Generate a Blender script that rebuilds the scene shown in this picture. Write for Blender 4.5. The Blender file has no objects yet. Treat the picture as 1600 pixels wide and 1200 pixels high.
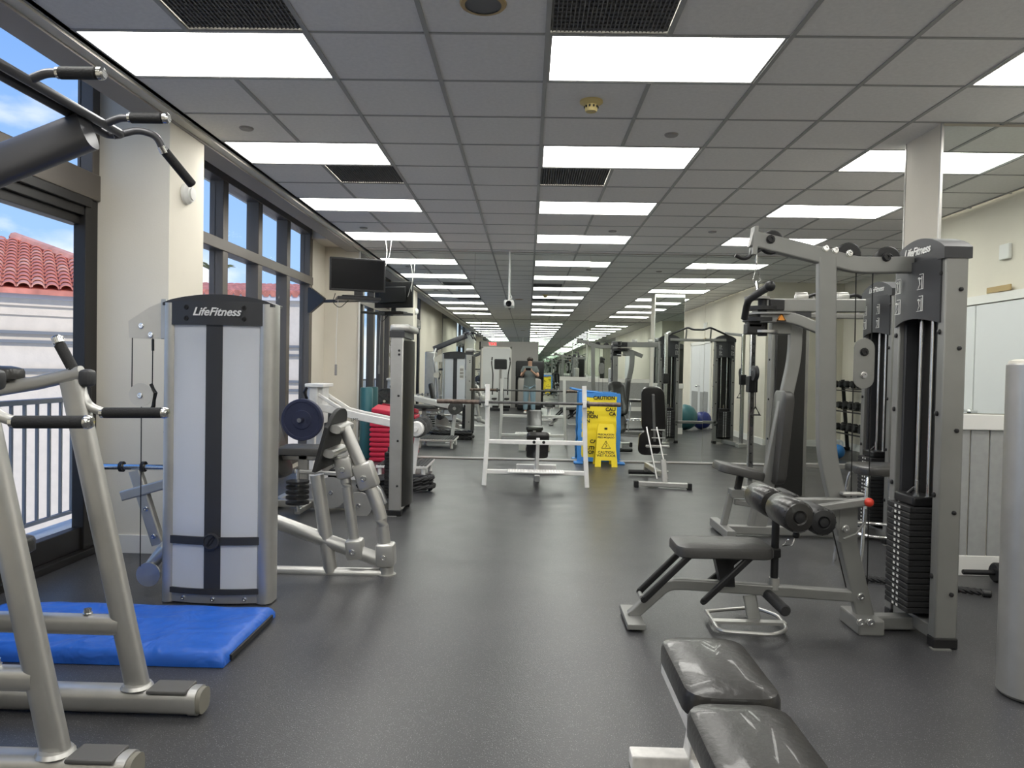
import bpy, bmesh, math, random
from mathutils import Vector as V, Matrix as Mx
random.seed(7)
S = bpy.context.scene
C = S.collection
PI = math.pi
# ------------------------------------------------------------------ camera
FPX, YAW, PITCH, ROLL, HC = 1142.27, .0209068, -.0210662, .0192646, 1.33
cy, sy, cp, sp, cr, sr = math.cos(YAW), math.sin(YAW), math.cos(PITCH), math.sin(PITCH), math.cos(ROLL), math.sin(ROLL)
FW = V((-sy*cp, cy*cp, sp)); R0 = V((cy, sy, 0)); U0 = R0.cross(FW)
RT = R0*cr + U0*sr; UP = U0*cr - R0*sr
cd = bpy.data.cameras.new('camera'); cam = bpy.data.objects.new('camera', cd); C.objects.link(cam)
cd.sensor_width = 36; cd.lens = FPX*36/1600; cd.clip_start = .05; cd.clip_end = 500
m = Mx((RT, UP, -FW)).transposed().to_4x4(); m.translation = (0, 0, HC); cam.matrix_world = m
S.camera = cam
CE = HC + 1.685            # ceiling height
MY = 10.62                 # mirror wall
GX, GY, TT = .0673, 3.7125, .6096   # ceiling grid origin and pitch
def ray(u, v): return RT*((u-800)/FPX) - UP*((v-600)/FPX) + FW
def at(u, v, y=None, z=None, x=None):
    d = ray(u, v)
    t = y/d.y if y is not None else ((z-HC)/d.z if z is not None else x/d.x)
    return d*t + V((0, 0, HC))
# ------------------------------------------------------------------ world, sun, exposure
W = bpy.data.worlds.new('sky'); S.world = W; W.use_nodes = True
nt = W.node_tree; nt.nodes.clear()
def N(t, typ, **k):
    n = t.nodes.new(typ)
    for a, b in k.items(): setattr(n, a, b)
    return n
o = N(nt, 'ShaderNodeOutputWorld'); bg = N(nt, 'ShaderNodeBackground'); tc = N(nt, 'ShaderNodeTexCoord')
sep = N(nt, 'ShaderNodeSeparateXYZ'); nt.links.new(tc.outputs['Generated'], sep.inputs[0])
rp = N(nt, 'ShaderNodeValToRGB'); nt.links.new(sep.outputs[2], rp.inputs[0])
rp.color_ramp.elements[0].color = (.42, .64, .95, 1); rp.color_ramp.elements[1].color = (.11, .29, .74, 1); rp.color_ramp.elements[1].position = .5
mp = N(nt, 'ShaderNodeMapping'); mp.inputs['Scale'].default_value = (1, 1, 2.2); mp.inputs['Location'].default_value = (.9, .4, .1); nt.links.new(tc.outputs['Generated'], mp.inputs[0])
nz = N(nt, 'ShaderNodeTexNoise'); nz.inputs['Scale'].default_value = 3.2; nz.inputs['Detail'].default_value = 7; nt.links.new(mp.outputs[0], nz.inputs[0])
cr2 = N(nt, 'ShaderNodeValToRGB'); cr2.color_ramp.elements[0].position = .47; cr2.color_ramp.elements[1].position = .60
sub = N(nt, 'ShaderNodeMath', operation='MULTIPLY_ADD'); nt.links.new(sep.outputs[2], sub.inputs[0]); sub.inputs[1].default_value = -.32; nt.links.new(nz.outputs[0], sub.inputs[2]); nt.links.new(sub.outputs[0], cr2.inputs[0])
mxn = N(nt, 'ShaderNodeMix', data_type='RGBA'); nt.links.new(cr2.outputs[0], mxn.inputs[0]); nt.links.new(rp.outputs[0], mxn.inputs[6]); mxn.inputs[7].default_value = (1.05, 1.05, 1.08, 1)
nt.links.new(mxn.outputs[2], bg.inputs[0]); bg.inputs[1].default_value = 1.0; nt.links.new(bg.outputs[0], o.inputs[0])
sd = bpy.data.lights.new('sun', 'SUN'); sd.energy = 2.2; sd.angle = .02; sd.color = (1, .95, .86)
sun = bpy.data.objects.new('sun', sd); C.objects.link(sun); sun.rotation_euler = V((-.6, .6, -.6)).to_track_quat('-Z', 'Y').to_euler()
S.view_settings.view_transform = 'Standard'; S.view_settings.look = 'None'; S.view_settings.exposure = 0.3; S.view_settings.gamma = 1; S.view_settings.use_curve_mapping = False
S.cycles.max_bounces = 16; S.cycles.glossy_bounces = 12; S.cycles.transmission_bounces = 12
PANEL = 10.                # brightness of the ceiling diffusers
# ------------------------------------------------------------------ materials
MT = {}
def mat(name, col, rough=.5, metal=0., bump=0., bscale=60., var=0., vscale=6., spec=.5, trans=0., ior=1.45, emit=0., alpha=1., coat=0.):
    mt = bpy.data.materials.new(name); mt.use_nodes = True; t = mt.node_tree; b = t.nodes['Principled BSDF']
    b.inputs['Base Color'].default_value = (*col, 1); b.inputs['Roughness'].default_value = rough; b.inputs['Metallic'].default_value = metal
    b.inputs['Specular IOR Level'].default_value = spec; b.inputs['Transmission Weight'].default_value = trans; b.inputs['IOR'].default_value = ior
    b.inputs['Coat Weight'].default_value = coat
    if emit: b.inputs['Emission Color'].default_value = (*col, 1); b.inputs['Emission Strength'].default_value = emit
    tcn = N(t, 'ShaderNodeTexCoord')
    if var:
        n = N(t, 'ShaderNodeTexNoise'); n.inputs['Scale'].default_value = vscale; n.inputs['Detail'].default_value = 5; t.links.new(tcn.outputs['Object'], n.inputs[0])
        r = N(t, 'ShaderNodeValToRGB'); r.color_ramp.elements[0].position = .3; r.color_ramp.elements[1].position = .7
        r.color_ramp.elements[0].color = (*[c*(1-var) for c in col], 1); r.color_ramp.elements[1].color = (*[min(1, c*(1+var)) for c in col], 1)
        t.links.new(n.outputs[0], r.inputs[0]); t.links.new(r.outputs[0], b.inputs['Base Color'])
    if bump:
        n = N(t, 'ShaderNodeTexNoise'); n.inputs['Scale'].default_value = bscale; n.inputs['Detail'].default_value = 4; t.links.new(tcn.outputs['Object'], n.inputs[0])
        bn = N(t, 'ShaderNodeBump'); bn.inputs['Strength'].default_value = bump; bn.inputs['Distance'].default_value = .01
        t.links.new(n.outputs[0], bn.inputs['Height']); t.links.new(bn.outputs[0], b.inputs['Normal'])
    MT[name] = mt; return mt
mat('silver', (.50, .495, .475), .36, .75, var=.06, vscale=9)
mat('backlitgrey', (.10, .10, .108), .36, .5)  # backlit tone of the chin boom and bars painted into a darker base colour
mat('treadgrey', (.09, .088, .085), .55)
mat('plug', (.20, .19, .16), .5)
mat('blackframe', (.014, .013, .013), .4)
mat('grey', (.25, .25, .24), .42, .45, var=.05)
mat('steel', (.72, .72, .71), .18, 1.)
mat('bracket', (.64, .61, .54), .55, .1, var=.06)
mat('black', (.012, .012, .013), .42)
mat('blackmetal', (.02, .02, .022), .35, .3)
mat('rubber', (.018, .018, .019), .65, bump=.25, bscale=150)
mat('vinyl', (.020, .019, .018), .31, bump=.18, bscale=45, coat=.15)
mat('greyvinyl', (.045, .044, .042), .4, bump=.1, bscale=60)
mat('charcoal', (.035, .036, .04), .45, var=.08)
mat('shroud', (.018, .018, .017), .28)
mat('white', (.78, .77, .75), .42, var=.05, vscale=12)
mat('whitewear', (.74, .72, .69), .5, var=.12, vscale=30)
mat('cream', (.70, .66, .57), .75, bump=.08, bscale=90, var=.03, vscale=2)
mat('trimwhite', (.78, .77, .74), .5)
mat('wainscot', (.34, .345, .34), .6, var=.06, vscale=20)
mat('bronze', (.13, .115, .10), .42, .3)
mat('bandgrey', (.33, .31, .29), .55)
mat('bandlight', (.68, .65, .58), .5)
mat('tile', (.80, .785, .765), .9, bump=.3, bscale=220, var=.04, vscale=40)
mat('tee', (.36, .36, .35), .55)
mat('vent', (.17, .17, .17), .7, .2)
mat('plaster', (.60, .58, .54), .8)
mat('soffit', (.55, .53, .50), .8)
mat('yellowplastic', (.86, .66, .02), .45)
mat('sheetyellow', (.88, .70, .03), .5, bump=.35, bscale=9)
mat('blueplastic', (.06, .26, .66), .4, bump=.3, bscale=25)
mat('bluemat', (.018, .11, .50), .38, bump=.0)
mat('red', (.62, .03, .07), .5)
mat('redknob', (.55, .04, .02), .3)
mat('plateblue', (.028, .032, .065), .5, var=.1)
mat('iron', (.10, .10, .10), .5, .4, var=.25, vscale=25)
mat('ivory', (.62, .50, .22), .55)
mat('screen', (.004, .004, .005), .3, spec=.15)
mat('ink', (.01, .01, .01), .7)
mat('label', (.75, .75, .73), .6)
mat('orange', (.75, .28, .03), .5)
mat('rust', (.17, .13, .11), .5, .6, var=.4, vscale=30)
mat('teal', (.03, .13, .15), .35)
mat('navy', (.025, .04, .20), .35)
mat('skin', (.52, .31, .22), .6)
mat('hair', (.02, .012, .008), .6)
mat('shirt', (.13, .15, .15), .85)
mat('denim', (.22, .32, .38), .85)
mat('doorwhite', (.72, .73, .74), .45)
mat('greywall', (.36, .35, .34), .8)
mat('stucco', (.72, .64, .54), .85, bump=.3, bscale=30, var=.04)
mat('fascia', (.66, .66, .68), .7)
mat('terracotta', (.62, .23, .17), .75, var=.3, vscale=3)
mat('terra2', (.70, .34, .25), .75, var=.25, vscale=3)
mat('railgrey', (.20, .21, .22), .5)
mat('concrete', (.62, .62, .62), .8, var=.05)
mat('leaf', (.16, .17, .07), .7)
mat('brass', (.45, .33, .16), .4, .4)
mat('exitred', (.9, .05, .05), .5, emit=1.2)
def special():
    # rubber floor with pale flecks
    mt = mat('floor', (.03, .03, .032), .42); t = mt.node_tree; b = t.nodes['Principled BSDF']; tcn = N(t, 'ShaderNodeTexCoord')
    vo = N(t, 'ShaderNodeTexVoronoi'); vo.inputs['Scale'].default_value = 150; t.links.new(tcn.outputs['Object'], vo.inputs[0])
    r = N(t, 'ShaderNodeValToRGB'); r.color_ramp.elements[0].color = (.36, .36, .365, 1); r.color_ramp.elements[0].position = .11; r.color_ramp.elements[1].color = (.045, .045, .048, 1); r.color_ramp.elements[1].position = .19
    t.links.new(vo.outputs['Distance'], r.inputs[0])
    n = N(t, 'ShaderNodeTexNoise'); n.inputs['Scale'].default_value = 2.5; n.inputs['Detail'].default_value = 6; t.links.new(tcn.outputs['Object'], n.inputs[0])
    r2 = N(t, 'ShaderNodeValToRGB'); r2.color_ramp.elements[0].color = (.8, .8, .8, 1); r2.color_ramp.elements[1].color = (1.2, 1.2, 1.2, 1); t.links.new(n.outputs[0], r2.inputs[0])
    mm = N(t, 'ShaderNodeMix', data_type='RGBA', blend_type='MULTIPLY'); mm.inputs[0].default_value = 1
    t.links.new(r.outputs[0], mm.inputs[6]); t.links.new(r2.outputs[0], mm.inputs[7]); t.links.new(mm.outputs[2], b.inputs['Base Color'])
    rr = N(t, 'ShaderNodeMapRange'); rr.inputs[3].default_value = .27; rr.inputs[4].default_value = .42; t.links.new(n.outputs[0], rr.inputs[0]); t.links.new(rr.outputs[0], b.inputs['Roughness'])
    n2 = N(t, 'ShaderNodeTexNoise'); n2.inputs['Scale'].default_value = 160; t.links.new(tcn.outputs['Object'], n2.inputs[0])
    bn = N(t, 'ShaderNodeBump'); bn.inputs['Strength'].default_value = .25; bn.inputs['Distance'].default_value = .004; t.links.new(n2.outputs[0], bn.inputs['Height']); t.links.new(bn.outputs[0], b.inputs['Normal'])
    mt = mat('mirror', (.86, .90, .87), .0, 1.)
    mt = mat('glass', (1, 1, 1), .0, trans=1., ior=1.01, spec=.3)
    mt = mat('frost', (.88, .90, .94), .42, trans=.45, ior=1.15, spec=.4)
    mt = mat('lit', (1., .985, .93), .5, emit=PANEL)
    # crinkled blue vinyl
    t = MT['bluemat'].node_tree; b = t.nodes['Principled BSDF']; tcn = N(t, 'ShaderNodeTexCoord')
    n = N(t, 'ShaderNodeTexNoise'); n.inputs['Scale'].default_value = 5; n.inputs['Detail'].default_value = 2; n.inputs['Distortion'].default_value = 1.5; t.links.new(tcn.outputs['Object'], n.inputs[0])
    bn = N(t, 'ShaderNodeBump'); bn.inputs['Strength'].default_value = .6; bn.inputs['Distance'].default_value = .03; t.links.new(n.outputs[0], bn.inputs['Height']); t.links.new(bn.outputs[0], b.inputs['Normal'])
special()
# ------------------------------------------------------------------ mesh builder
WM = {}
def unit(a): a = V(a); return a.normalized()
class MB:
    def __init__(s, M=None): s.v = []; s.f = []; s.M = M; s.hard = False; s.soft = False
    def add(s, vs, fs):
        k = len(s.v)
        s.v += [(s.M @ V(p) if s.M else V(p)) for p in vs]
        s.f += [tuple(i+k for i in f) for f in fs]
        return s
    def box(s, p0, p1):
        a, b = V(p0), V(p1)
        vs = [(x, y, z) for z in (a.z, b.z) for y in (a.y, b.y) for x in (a.x, b.x)]
        return s.add(vs, [(0,2,3,1), (4,5,7,6), (0,1,5,4), (2,6,7,3), (0,4,6,2), (1,3,7,5)])
    def rbox(s, p0, p1, r=.01, seg=2, R=None):
        a, b = V(p0), V(p1); c = (a+b)/2; d = b-a; s.hard = True
        bm = bmesh.new(); bmesh.ops.create_cube(bm, size=1)
        for q in bm.verts: q.co = V((q.co.x*d.x, q.co.y*d.y, q.co.z*d.z))
        bmesh.ops.bevel(bm, geom=bm.edges[:], offset=min(r, min(abs(d.x), abs(d.y), abs(d.z))*.49), segments=seg, profile=.5, affect='EDGES')
        bm.verts.index_update()
        s.add([c + (R @ q.co if R else q.co) for q in bm.verts], [tuple(q.index for q in f.verts) for f in bm.faces]); bm.free(); return s
    def sweep(s, prof, pts, up=(0, 0, 1), caps=True, closed=False, scale=None):
        pts = [V(p) for p in pts]; n = len(pts); k = len(prof); up = V(up); vs = []
        for i, p in enumerate(pts):
            a = pts[i-1] if (i > 0 or closed) else None; b = pts[(i+1) % n] if (i < n-1 or closed) else None
            d1 = (p-a).normalized() if a is not None else None; d2 = (b-p).normalized() if b is not None else None
            t = (d1+d2).normalized() if d1 is not None and d2 is not None else (d1 if d1 is not None else d2)
            ref = up if abs(t.dot(up)) < .98 else (V((0, 1, 0)) if abs(t.y) < .9 else V((1, 0, 0)))
            sx = t.cross(ref).normalized(); sz = sx.cross(t).normalized()
            mi = 1.
            if d1 is not None and d2 is not None: mi = 1/max(.5, t.dot(d2))
            bend = ((d2-d1) if (d1 is not None and d2 is not None) else V((0, 0, 0)))
            bl = bend.normalized() if bend.length > 1e-5 else None
            sc = scale[i] if scale else 1
            for (x, z) in prof:
                q = (sx*x + sz*z)*sc
                if bl is not None and mi > 1.001: q = q + bl*q.dot(bl)*(mi-1)
                vs.append(p+q)
        fs = []
        for i in range(n if closed else n-1):
            for j in range(k):
                a, b = i*k+j, i*k+(j+1) % k; c, d = ((i+1) % n)*k+(j+1) % k, ((i+1) % n)*k+j
                fs.append((a, b, c, d))
        if caps and not closed: fs += [tuple(range(k))[::-1], tuple((n-1)*k+j for j in range(k))]
        return s.add(vs, fs)
    def tube(s, pts, r, n=10, fil=0, closed=False, scale=None):
        s.soft = True
        if fil: pts = fillet(pts, fil)
        return s.sweep([(r*math.cos(2*PI*i/n), r*math.sin(2*PI*i/n)) for i in range(n)], pts, closed=closed, scale=scale)
    def bar(s, pts, w, h, up=(0, 0, 1), fil=0, r=.008):
        if fil: pts = fillet(pts, fil)
        s.hard = True; r = min(r, w*.45, h*.45); pr = []
        for cx, cz, a0 in ((w/2-r, h/2-r, 0), (-w/2+r, h/2-r, 90), (-w/2+r, -h/2+r, 180), (w/2-r, -h/2+r, 270)):
            for a in (0, 45, 90): q = math.radians(a0+a); pr.append((cx+r*math.cos(q), cz+r*math.sin(q)))
        return s.sweep(pr, pts, up)
    def oval(s, pts, w, h, up=(0, 0, 1), n=26, fil=0):
        if fil: pts = fillet(pts, fil)
        pr = []
        for i in range(n):
            a = 2*PI*i/n; c, q = math.cos(a), math.sin(a)
            pr.append((w/2*math.copysign(abs(c)**.7, c), h/2*math.copysign(abs(q)**.7, q)))
        return s.sweep(pr, pts, up)
    def cyl(s, p0, p1, r, n=14, bev=0):
        a, b = V(p0), V(p1); d = (b-a).normalized()
        if bev: return s.lathe([(0, 0), (r-bev, 0), (r, bev), (r, (b-a).length-bev), (r-bev, (b-a).length), (0, (b-a).length)], a, d, n)
        return s.tube([a, b], r, n)
    def lathe(s, prof, c, axis=(0, 0, 1), n=20):
        s.soft = True; ax = unit(axis); e1 = ax.orthogonal().normalized(); e2 = ax.cross(e1); c = V(c); vs = []; k = len(prof)
        for i in range(n):
            a = 2*PI*i/n
            for (r, z) in prof: vs.append(c + ax*z + (e1*math.cos(a) + e2*math.sin(a))*max(r, 1e-5))
        fs = []
        for i in range(n):
            for j in range(k-1):
                fs.append((i*k+j, ((i+1) % n)*k+j, ((i+1) % n)*k+j+1, i*k+j+1))
        return s.add(vs, fs)
    def ball(s, c, r, n=14, sc=(1, 1, 1)):
        k = len(s.v); pr = [(r*math.sin(PI*i/8), -r*math.cos(PI*i/8)) for i in range(9)]
        s.lathe(pr, (0, 0, 0), n=n)
        Mi = s.M.inverted() if s.M else None
        for i in range(k, len(s.v)):
            q = Mi @ s.v[i] if Mi else s.v[i]
            q = V((q.x*sc[0], q.y*sc[1], q.z*sc[2])) + V(c); s.v[i] = s.M @ q if s.M else q
        return s
    def prism(s, poly, o, ux, uy, t):
        ux, uy, o = unit(ux), V(uy).normalized(), V(o); nn = ux.cross(uy).normalized(); k = len(poly)
        vs = [o + ux*a + uy*b - nn*t/2 for a, b in poly] + [o + ux*a + uy*b + nn*t/2 for a, b in poly]
        return s.add(vs, [tuple(range(k))[::-1], tuple(range(k, 2*k))] + [(i, (i+1) % k, k+(i+1) % k, k+i) for i in range(k)])
    def pad(s, o, ux, uy, L, Wd, t, rc=.05, taper=1., crown=.006):
        """upholstered pad: o = centre of the underside, ux along the length, uy across; thickness along ux x uy"""
        ux, uy, o = unit(ux), unit(uy), V(o); nn = ux.cross(uy).normalized()
        rc = min(rc, Wd*.48, L*.48); e = t*.32
        lay = [(.012, 0), (0, .008), (0, t-e), (e*.3, t-e*.3), (e, t), (min(Wd, L)*.3, t+crown)]
        vs = []; k = 0
        for ins, z in lay:
            out = rrect(L-2*ins, Wd-2*ins, max(.004, rc-ins*.6)); k = len(out)
            for a, b in out: vs.append(o + ux*a + uy*b*(1+(taper-1)*(a/L+.5)) + nn*z)
        fs = [tuple(range(k))[::-1]]
        for i in range(len(lay)-1):
            for j in range(k): fs.append((i*k+j, i*k+(j+1) % k, (i+1)*k+(j+1) % k, (i+1)*k+j))
        fs.append(tuple((len(lay)-1)*k+j for j in range(k)))
        return s.add(vs, fs)
    def build(s, name, m, parent=None, ang=38, label=None, kind=None):
        me = bpy.data.meshes.new(name)
        iv = WM[parent.name].inverted() if parent else None
        me.from_pydata([tuple(iv @ p if iv else p) for p in s.v], [], s.f)
        bm = bmesh.new(); bm.from_mesh(me); bmesh.ops.recalc_face_normals(bm, faces=bm.faces[:]); bm.to_mesh(me); bm.free()
        me.shade_smooth(); me.set_sharp_from_angle(angle=math.radians(21 if s.hard and not s.soft else ang))
        me.materials.append(MT[m] if isinstance(m, str) else m)
        ob = bpy.data.objects.new(name, me); C.objects.link(ob)
        if parent: ob.parent = parent; WM[ob.name] = WM[parent.name]
        else: WM[ob.name] = Mx.Identity(4)
        if label: ob['label'] = label
        if kind: ob['kind'] = kind
        return ob
def fillet(pts, r, n=5):
    pts = [V(p) for p in pts]; out = [pts[0]]
    for i in range(1, len(pts)-1):
        a, p, b = pts[i-1], pts[i], pts[i+1]; d1 = (a-p); d2 = (b-p); q = min(r, d1.length*.48, d2.length*.48)
        s0 = p + d1.normalized()*q; s1 = p + d2.normalized()*q
        for k in range(n+1):
            t = k/n; out.append(s0*(1-t)**2 + p*2*t*(1-t) + s1*t*t)
    return out + [pts[-1]]
def rrect(L, Wd, r, n=4):
    out = []
    for cx, cz, a0 in ((L/2-r, Wd/2-r, 0), (-L/2+r, Wd/2-r, 90), (-L/2+r, -Wd/2+r, 180), (L/2-r, -Wd/2+r, 270)):
        for i in range(n+1): a = math.radians(a0+90*i/n); out.append((cx+r*math.cos(a), cz+r*math.sin(a)))
    return out
def disc2(r, n=20, sq=1): return [(r*math.cos(2*PI*i/n), sq*r*math.sin(2*PI*i/n)) for i in range(n)]
def tag(o, label, cat, group=None, kind=None):
    if label: o['label'] = label
    if cat: o['category'] = cat
    if group: o['group'] = group
    if kind: o['kind'] = kind
    return o
def thing(name, label, cat, loc=(0, 0, 0), rz=0, group=None):
    o = bpy.data.objects.new(name, None); C.objects.link(o); o.empty_display_size = .1
    o.location = loc; o.rotation_euler = (0, 0, rz)
    WM[o.name] = Mx.Translation(V(loc)) @ Mx.Rotation(rz, 4, 'Z')
    return tag(o, label, cat, group)
def struct(ob): ob['kind'] = 'structure'; return ob
def dup(root, loc, rz=0, label=None, group=None):
    r = root.copy(); C.objects.link(r); r.location = loc; r.rotation_euler = (0, 0, rz)
    if label: r['label'] = label
    if group: r['group'] = group
    for ch in list(root.children):
        c = ch.copy(); C.objects.link(c); c.parent = r
        for g in ch.children: d = g.copy(); C.objects.link(d); d.parent = c
    WM[r.name] = Mx.Translation(V(loc)) @ Mx.Rotation(rz, 4, 'Z')
    return r
def inst(src, loc, parent=None, name=None):
    o = bpy.data.objects.new(name or src.name.split('.')[0], src.data); C.objects.link(o); o.location = loc
    if parent: o.parent = parent
    return o
def text(s, size, o, ux, uy, m, parent, name='lettering', shear=0., ext=.0012, align='CENTER', bold=0.):
    cu = bpy.data.curves.new('t', 'FONT'); cu.body = s; cu.size = size; cu.align_x = align; cu.align_y = 'CENTER'; cu.extrude = ext; cu.shear = shear; cu.offset = bold
    ob = bpy.data.objects.new('t', cu); C.objects.link(ob)
    me = bpy.data.meshes.new_from_object(ob.evaluated_get(bpy.context.evaluated_depsgraph_get()))
    bpy.data.objects.remove(ob); bpy.data.curves.remove(cu)
    ux, uy = unit(ux), unit(uy); nn = ux.cross(uy)
    A = Mx((ux, uy, nn)).transposed().to_4x4(); A.translation = V(o)
    me.transform(WM[parent.name].inverted() @ A if parent else A)
    me.materials.clear(); me.materials.append(MT[m])
    ob = bpy.data.objects.new(name, me); C.objects.link(ob)
    if parent: ob.parent = parent; WM[ob.name] = WM[parent.name]
    return ob
X_, Y_, Z_ = V((1, 0, 0)), V((0, 1, 0)), V((0, 0, 1))
def bolts(T, pts, axis, r=.012, h=.01, m='steel', name='bolt'):
    for p in pts:
        p = V(p); a = unit(axis)
        MB().lathe([(r*1.3, 0), (r*1.3, h*.3), (r, h*.35), (r, h), (r*.5, h), (r*.45, h*.6), (0, h*.6)], p, a, 10).build(name, m, T)
# ================================================================== ROOM SHELL
LX, RX, AX, BY, SLAB = -2.98, 4.38, 5.8, -3.8, 3.7
fl = struct(MB().box((-3.2, BY-.12, -.06), (5.95, MY+.13, 0)).build('floor', 'floor')); tag(fl, 'dark speckled rubber gym floor', None)
# ceiling: slab above, dropped grid below
ceil = struct(MB().box((-3.35, BY-.12, SLAB), (5.95, MY+.13, SLAB+.12)).build('ceiling', 'plaster')); tag(ceil, 'dropped grey tile ceiling with metal grid', None)
def gx(i): return GX + i*TT
def gy(j): return GY + j*TT
ROWS = [-9, -6, -3, 0, 3, 6, 9]; COLS = [-4, 0, 4]
def is_light(i, j): return any(i in (c, c+1) for c in COLS) and j in ROWS
VENTS = {(0, -1), (-3, -1), (0, 4), (-3, 4), (0, -8), (-3, -8)}
tile = MB().box((.006, .006, 0), (TT-.006, TT-.006, .018)).build('ceiling_tile', 'tile', ceil); tile.location = (0, 0, -50)
bt = MB(); first = True; nt_ = 0
for i in range(-4, 10):
    for j in range(-12, 12):
        if is_light(i, j) or (i, j) in VENTS: continue
        x0, y0 = gx(i), gy(j); x1, y1 = x0+TT, y0+TT
        lim = RX if y0 < 7.3 else AX
        if x0 > lim - .05 or y0 > MY - .05: continue
        cx1, cy1 = min(x1, lim), min(y1, MY); cy0 = max(y0, BY)
        full = cx1 == x1 and cy1 == y1 and cy0 == y0
        if j < -1: bt.box((x0+.006, cy0+.006, CE), (cx1-.006, cy1-.006, CE+.018))
        elif full:
            if first: tile.location = (x0, y0, CE); first = False
            else: inst(tile, (x0, y0, CE), ceil, 'ceiling_tile')
        else: MB().box((x0+.006, y0+.006, CE), (cx1-.002, cy1-.002, CE+.018)).build('ceiling_tile', 'tile', ceil)
bt.build('rear_ceiling_tiles', 'tile', ceil, kind='stuff')
for i in range(-4, 10):                       # main runners
    x = gx(i)
    if i in (-3, 1, 5):
        segs = []; y = BY
        for r in ROWS: segs.append((y, gy(r))); y = gy(r+1)
        segs.append((y, MY))
    else: segs = [(BY if x < RX else 7.6, MY)]
    for a, b in segs:
        if b - a > .02: MB().box((x-.012, a, CE-.006), (x+.012, b, CE+.004)).build('grid_runner', 'tee', ceil)
for j in range(-12, 12):
    y = gy(j)
    if y < BY or y > MY: continue
    MB().box((gx(-4), y-.009, CE-.004), (RX if y < 7.5 else AX, y+.009, CE+.003)).build('grid_cross_tee', 'tee', ceil)
# edge trim towards the windows
MB().box((-2.66, BY, CE-.035), (-2.47, MY, CE+.03)).build('edge_band', 'bandgrey', ceil)
MB().box((-2.47, BY, CE-.02), (-2.40, MY, CE+.03)).build('edge_strip', 'bandlight', ceil)
MB().box((-2.40, BY, CE-.006), (gx(-4)+.012, MY, CE+.02)).build('edge_angle', 'tee', ceil)
MB().box((-2.66, BY, CE+.03), (-2.60, MY, SLAB)).build('bulkhead', 'soffit', ceil)
# light panels
colname = {-4: 'in the row beside the windows', 0: 'in the middle row', 4: 'in the right-hand row'}
BK = {-3: 'foremost', -6: 'middle', -9: 'rearmost'}
ordn = {0: 'nearest', 3: 'second', 6: 'third', 9: 'fourth'}
for c in COLS:
    for r in ROWS:
        x0, x1, y0, y1 = gx(c), gx(c+2), gy(r), gy(r+1)
        lab = f'bright rectangular ceiling light panel, {ordn[r]} {colname[c]}' if r in ordn else f'ceiling light panel above the photographer, {BK[r]} {colname[c]}, seen by mirror'
        t = thing('ceiling_light', lab, 'light', ((x0+x1)/2, (y0+y1)/2, CE), group='ceiling light panels')
        f = .022
        fm = MB()
        fm.box((x0+.012, y0+.01, CE-.002), (x1-.012, y0+f, CE+.05)).box((x0+.012, y1-f, CE-.002), (x1-.012, y1-.01, CE+.05))
        fm.box((x0+.012, y0+f, CE-.002), (x0+f+.004, y1-f, CE+.05)).box((x1-f-.004, y0+f, CE-.002), (x1-.012, y1-f, CE+.05))
        fm.build('frame', 'tee', t)
        MB().box((x0+f+.004, y0+f, CE+.004), (x1-f-.004, y1-f, CE+.010)).build('diffuser', 'lit', t)
vl = {(0, -1): 'dark square air vent beside the nearest middle light panel', (-3, -1): 'dark square air vent beside the nearest window-side light panel', (0, 4): 'dark square air vent behind the second middle light panel', (-3, 4): 'dark square air vent behind the second window-side light panel'}
for (i, j) in sorted(VENTS):
    x0, y0 = gx(i), gy(j); t = thing('ceiling_vent', vl.get((i, j), 'dark square air vent behind the photographer ' + ('in the middle row' if i == 0 else 'in the window-side row')), 'vent', (x0+TT/2, y0+TT/2, CE), group='ceiling vents')
    MB().box((x0+.012, y0+.01, CE+.012), (x0+TT-.012, y0+TT-.01, CE+.02)).build('core', 'vent', t)
    fm = MB()
    for k in range(28):
        a = x0+.02+k*(TT-.04)/28; fm.box((a, y0+.02, CE+.002), (a+.006, y0+TT-.02, CE+.012))
    for k in range(14):
        a = y0+.02+k*(TT-.04)/14; fm.box((x0+.02, a, CE+.003), (x0+TT-.02, a+.004, CE+.011))
    fm.build('grille', 'vent', t, kind='stuff')
def cap(name, u, v, r, lab, cat, m='tile', h=.012):
    p = at(u, v, z=CE); o = MB().lathe([(0, -h), (r*.85, -h), (r, -h*.3), (r, .0)], p, n=22).build(name, m); return tag(o, lab, cat)
for u, v, lab in ((1049, 210, 'round sprinkler cover in the ceiling near the smoke detector'), (385, 200, 'round sprinkler cover in the ceiling between first window-side lights'), (957, 361, 'round sprinkler cover before the fourth middle light panel'), (1113, 362, 'round sprinkler cover right of the fourth middle light panel'), (568, 356, 'round sprinkler cover beside the ceiling edge before fourth window-side light')):
    cap('sprinkler_cover', u, v, .05, lab, 'sprinkler', 'bandgrey')['group'] = 'sprinkler covers'
p = at(755, 6, z=CE); t = thing('ceiling_speaker', 'round recessed ceiling speaker at the top edge of the view', 'speaker', p)
MB().lathe([(.085, -.008), (.105, -.006), (.11, 0), (.09, .01)], p, n=26).build('rim', 'brass', t); MB().lathe([(0, -.004), (.088, -.004), (.088, .004)], p, n=26).build('grille', 'vent', t)
p = at(924, 158, z=CE); t = thing('smoke_detector', 'yellowed round smoke detector on the ceiling', 'detector', p)
MB().lathe([(.072, 0), (.072, -.012), (.05, -.024), (.04, -.026), (0, -.026)], p, n=24).build('base', 'ivory', t)
hd = MB().lathe([(.042, -.02), (.038, -.06), (.034, -.066), (0, -.066)], p, n=24).build('head', 'ivory', t)
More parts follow.
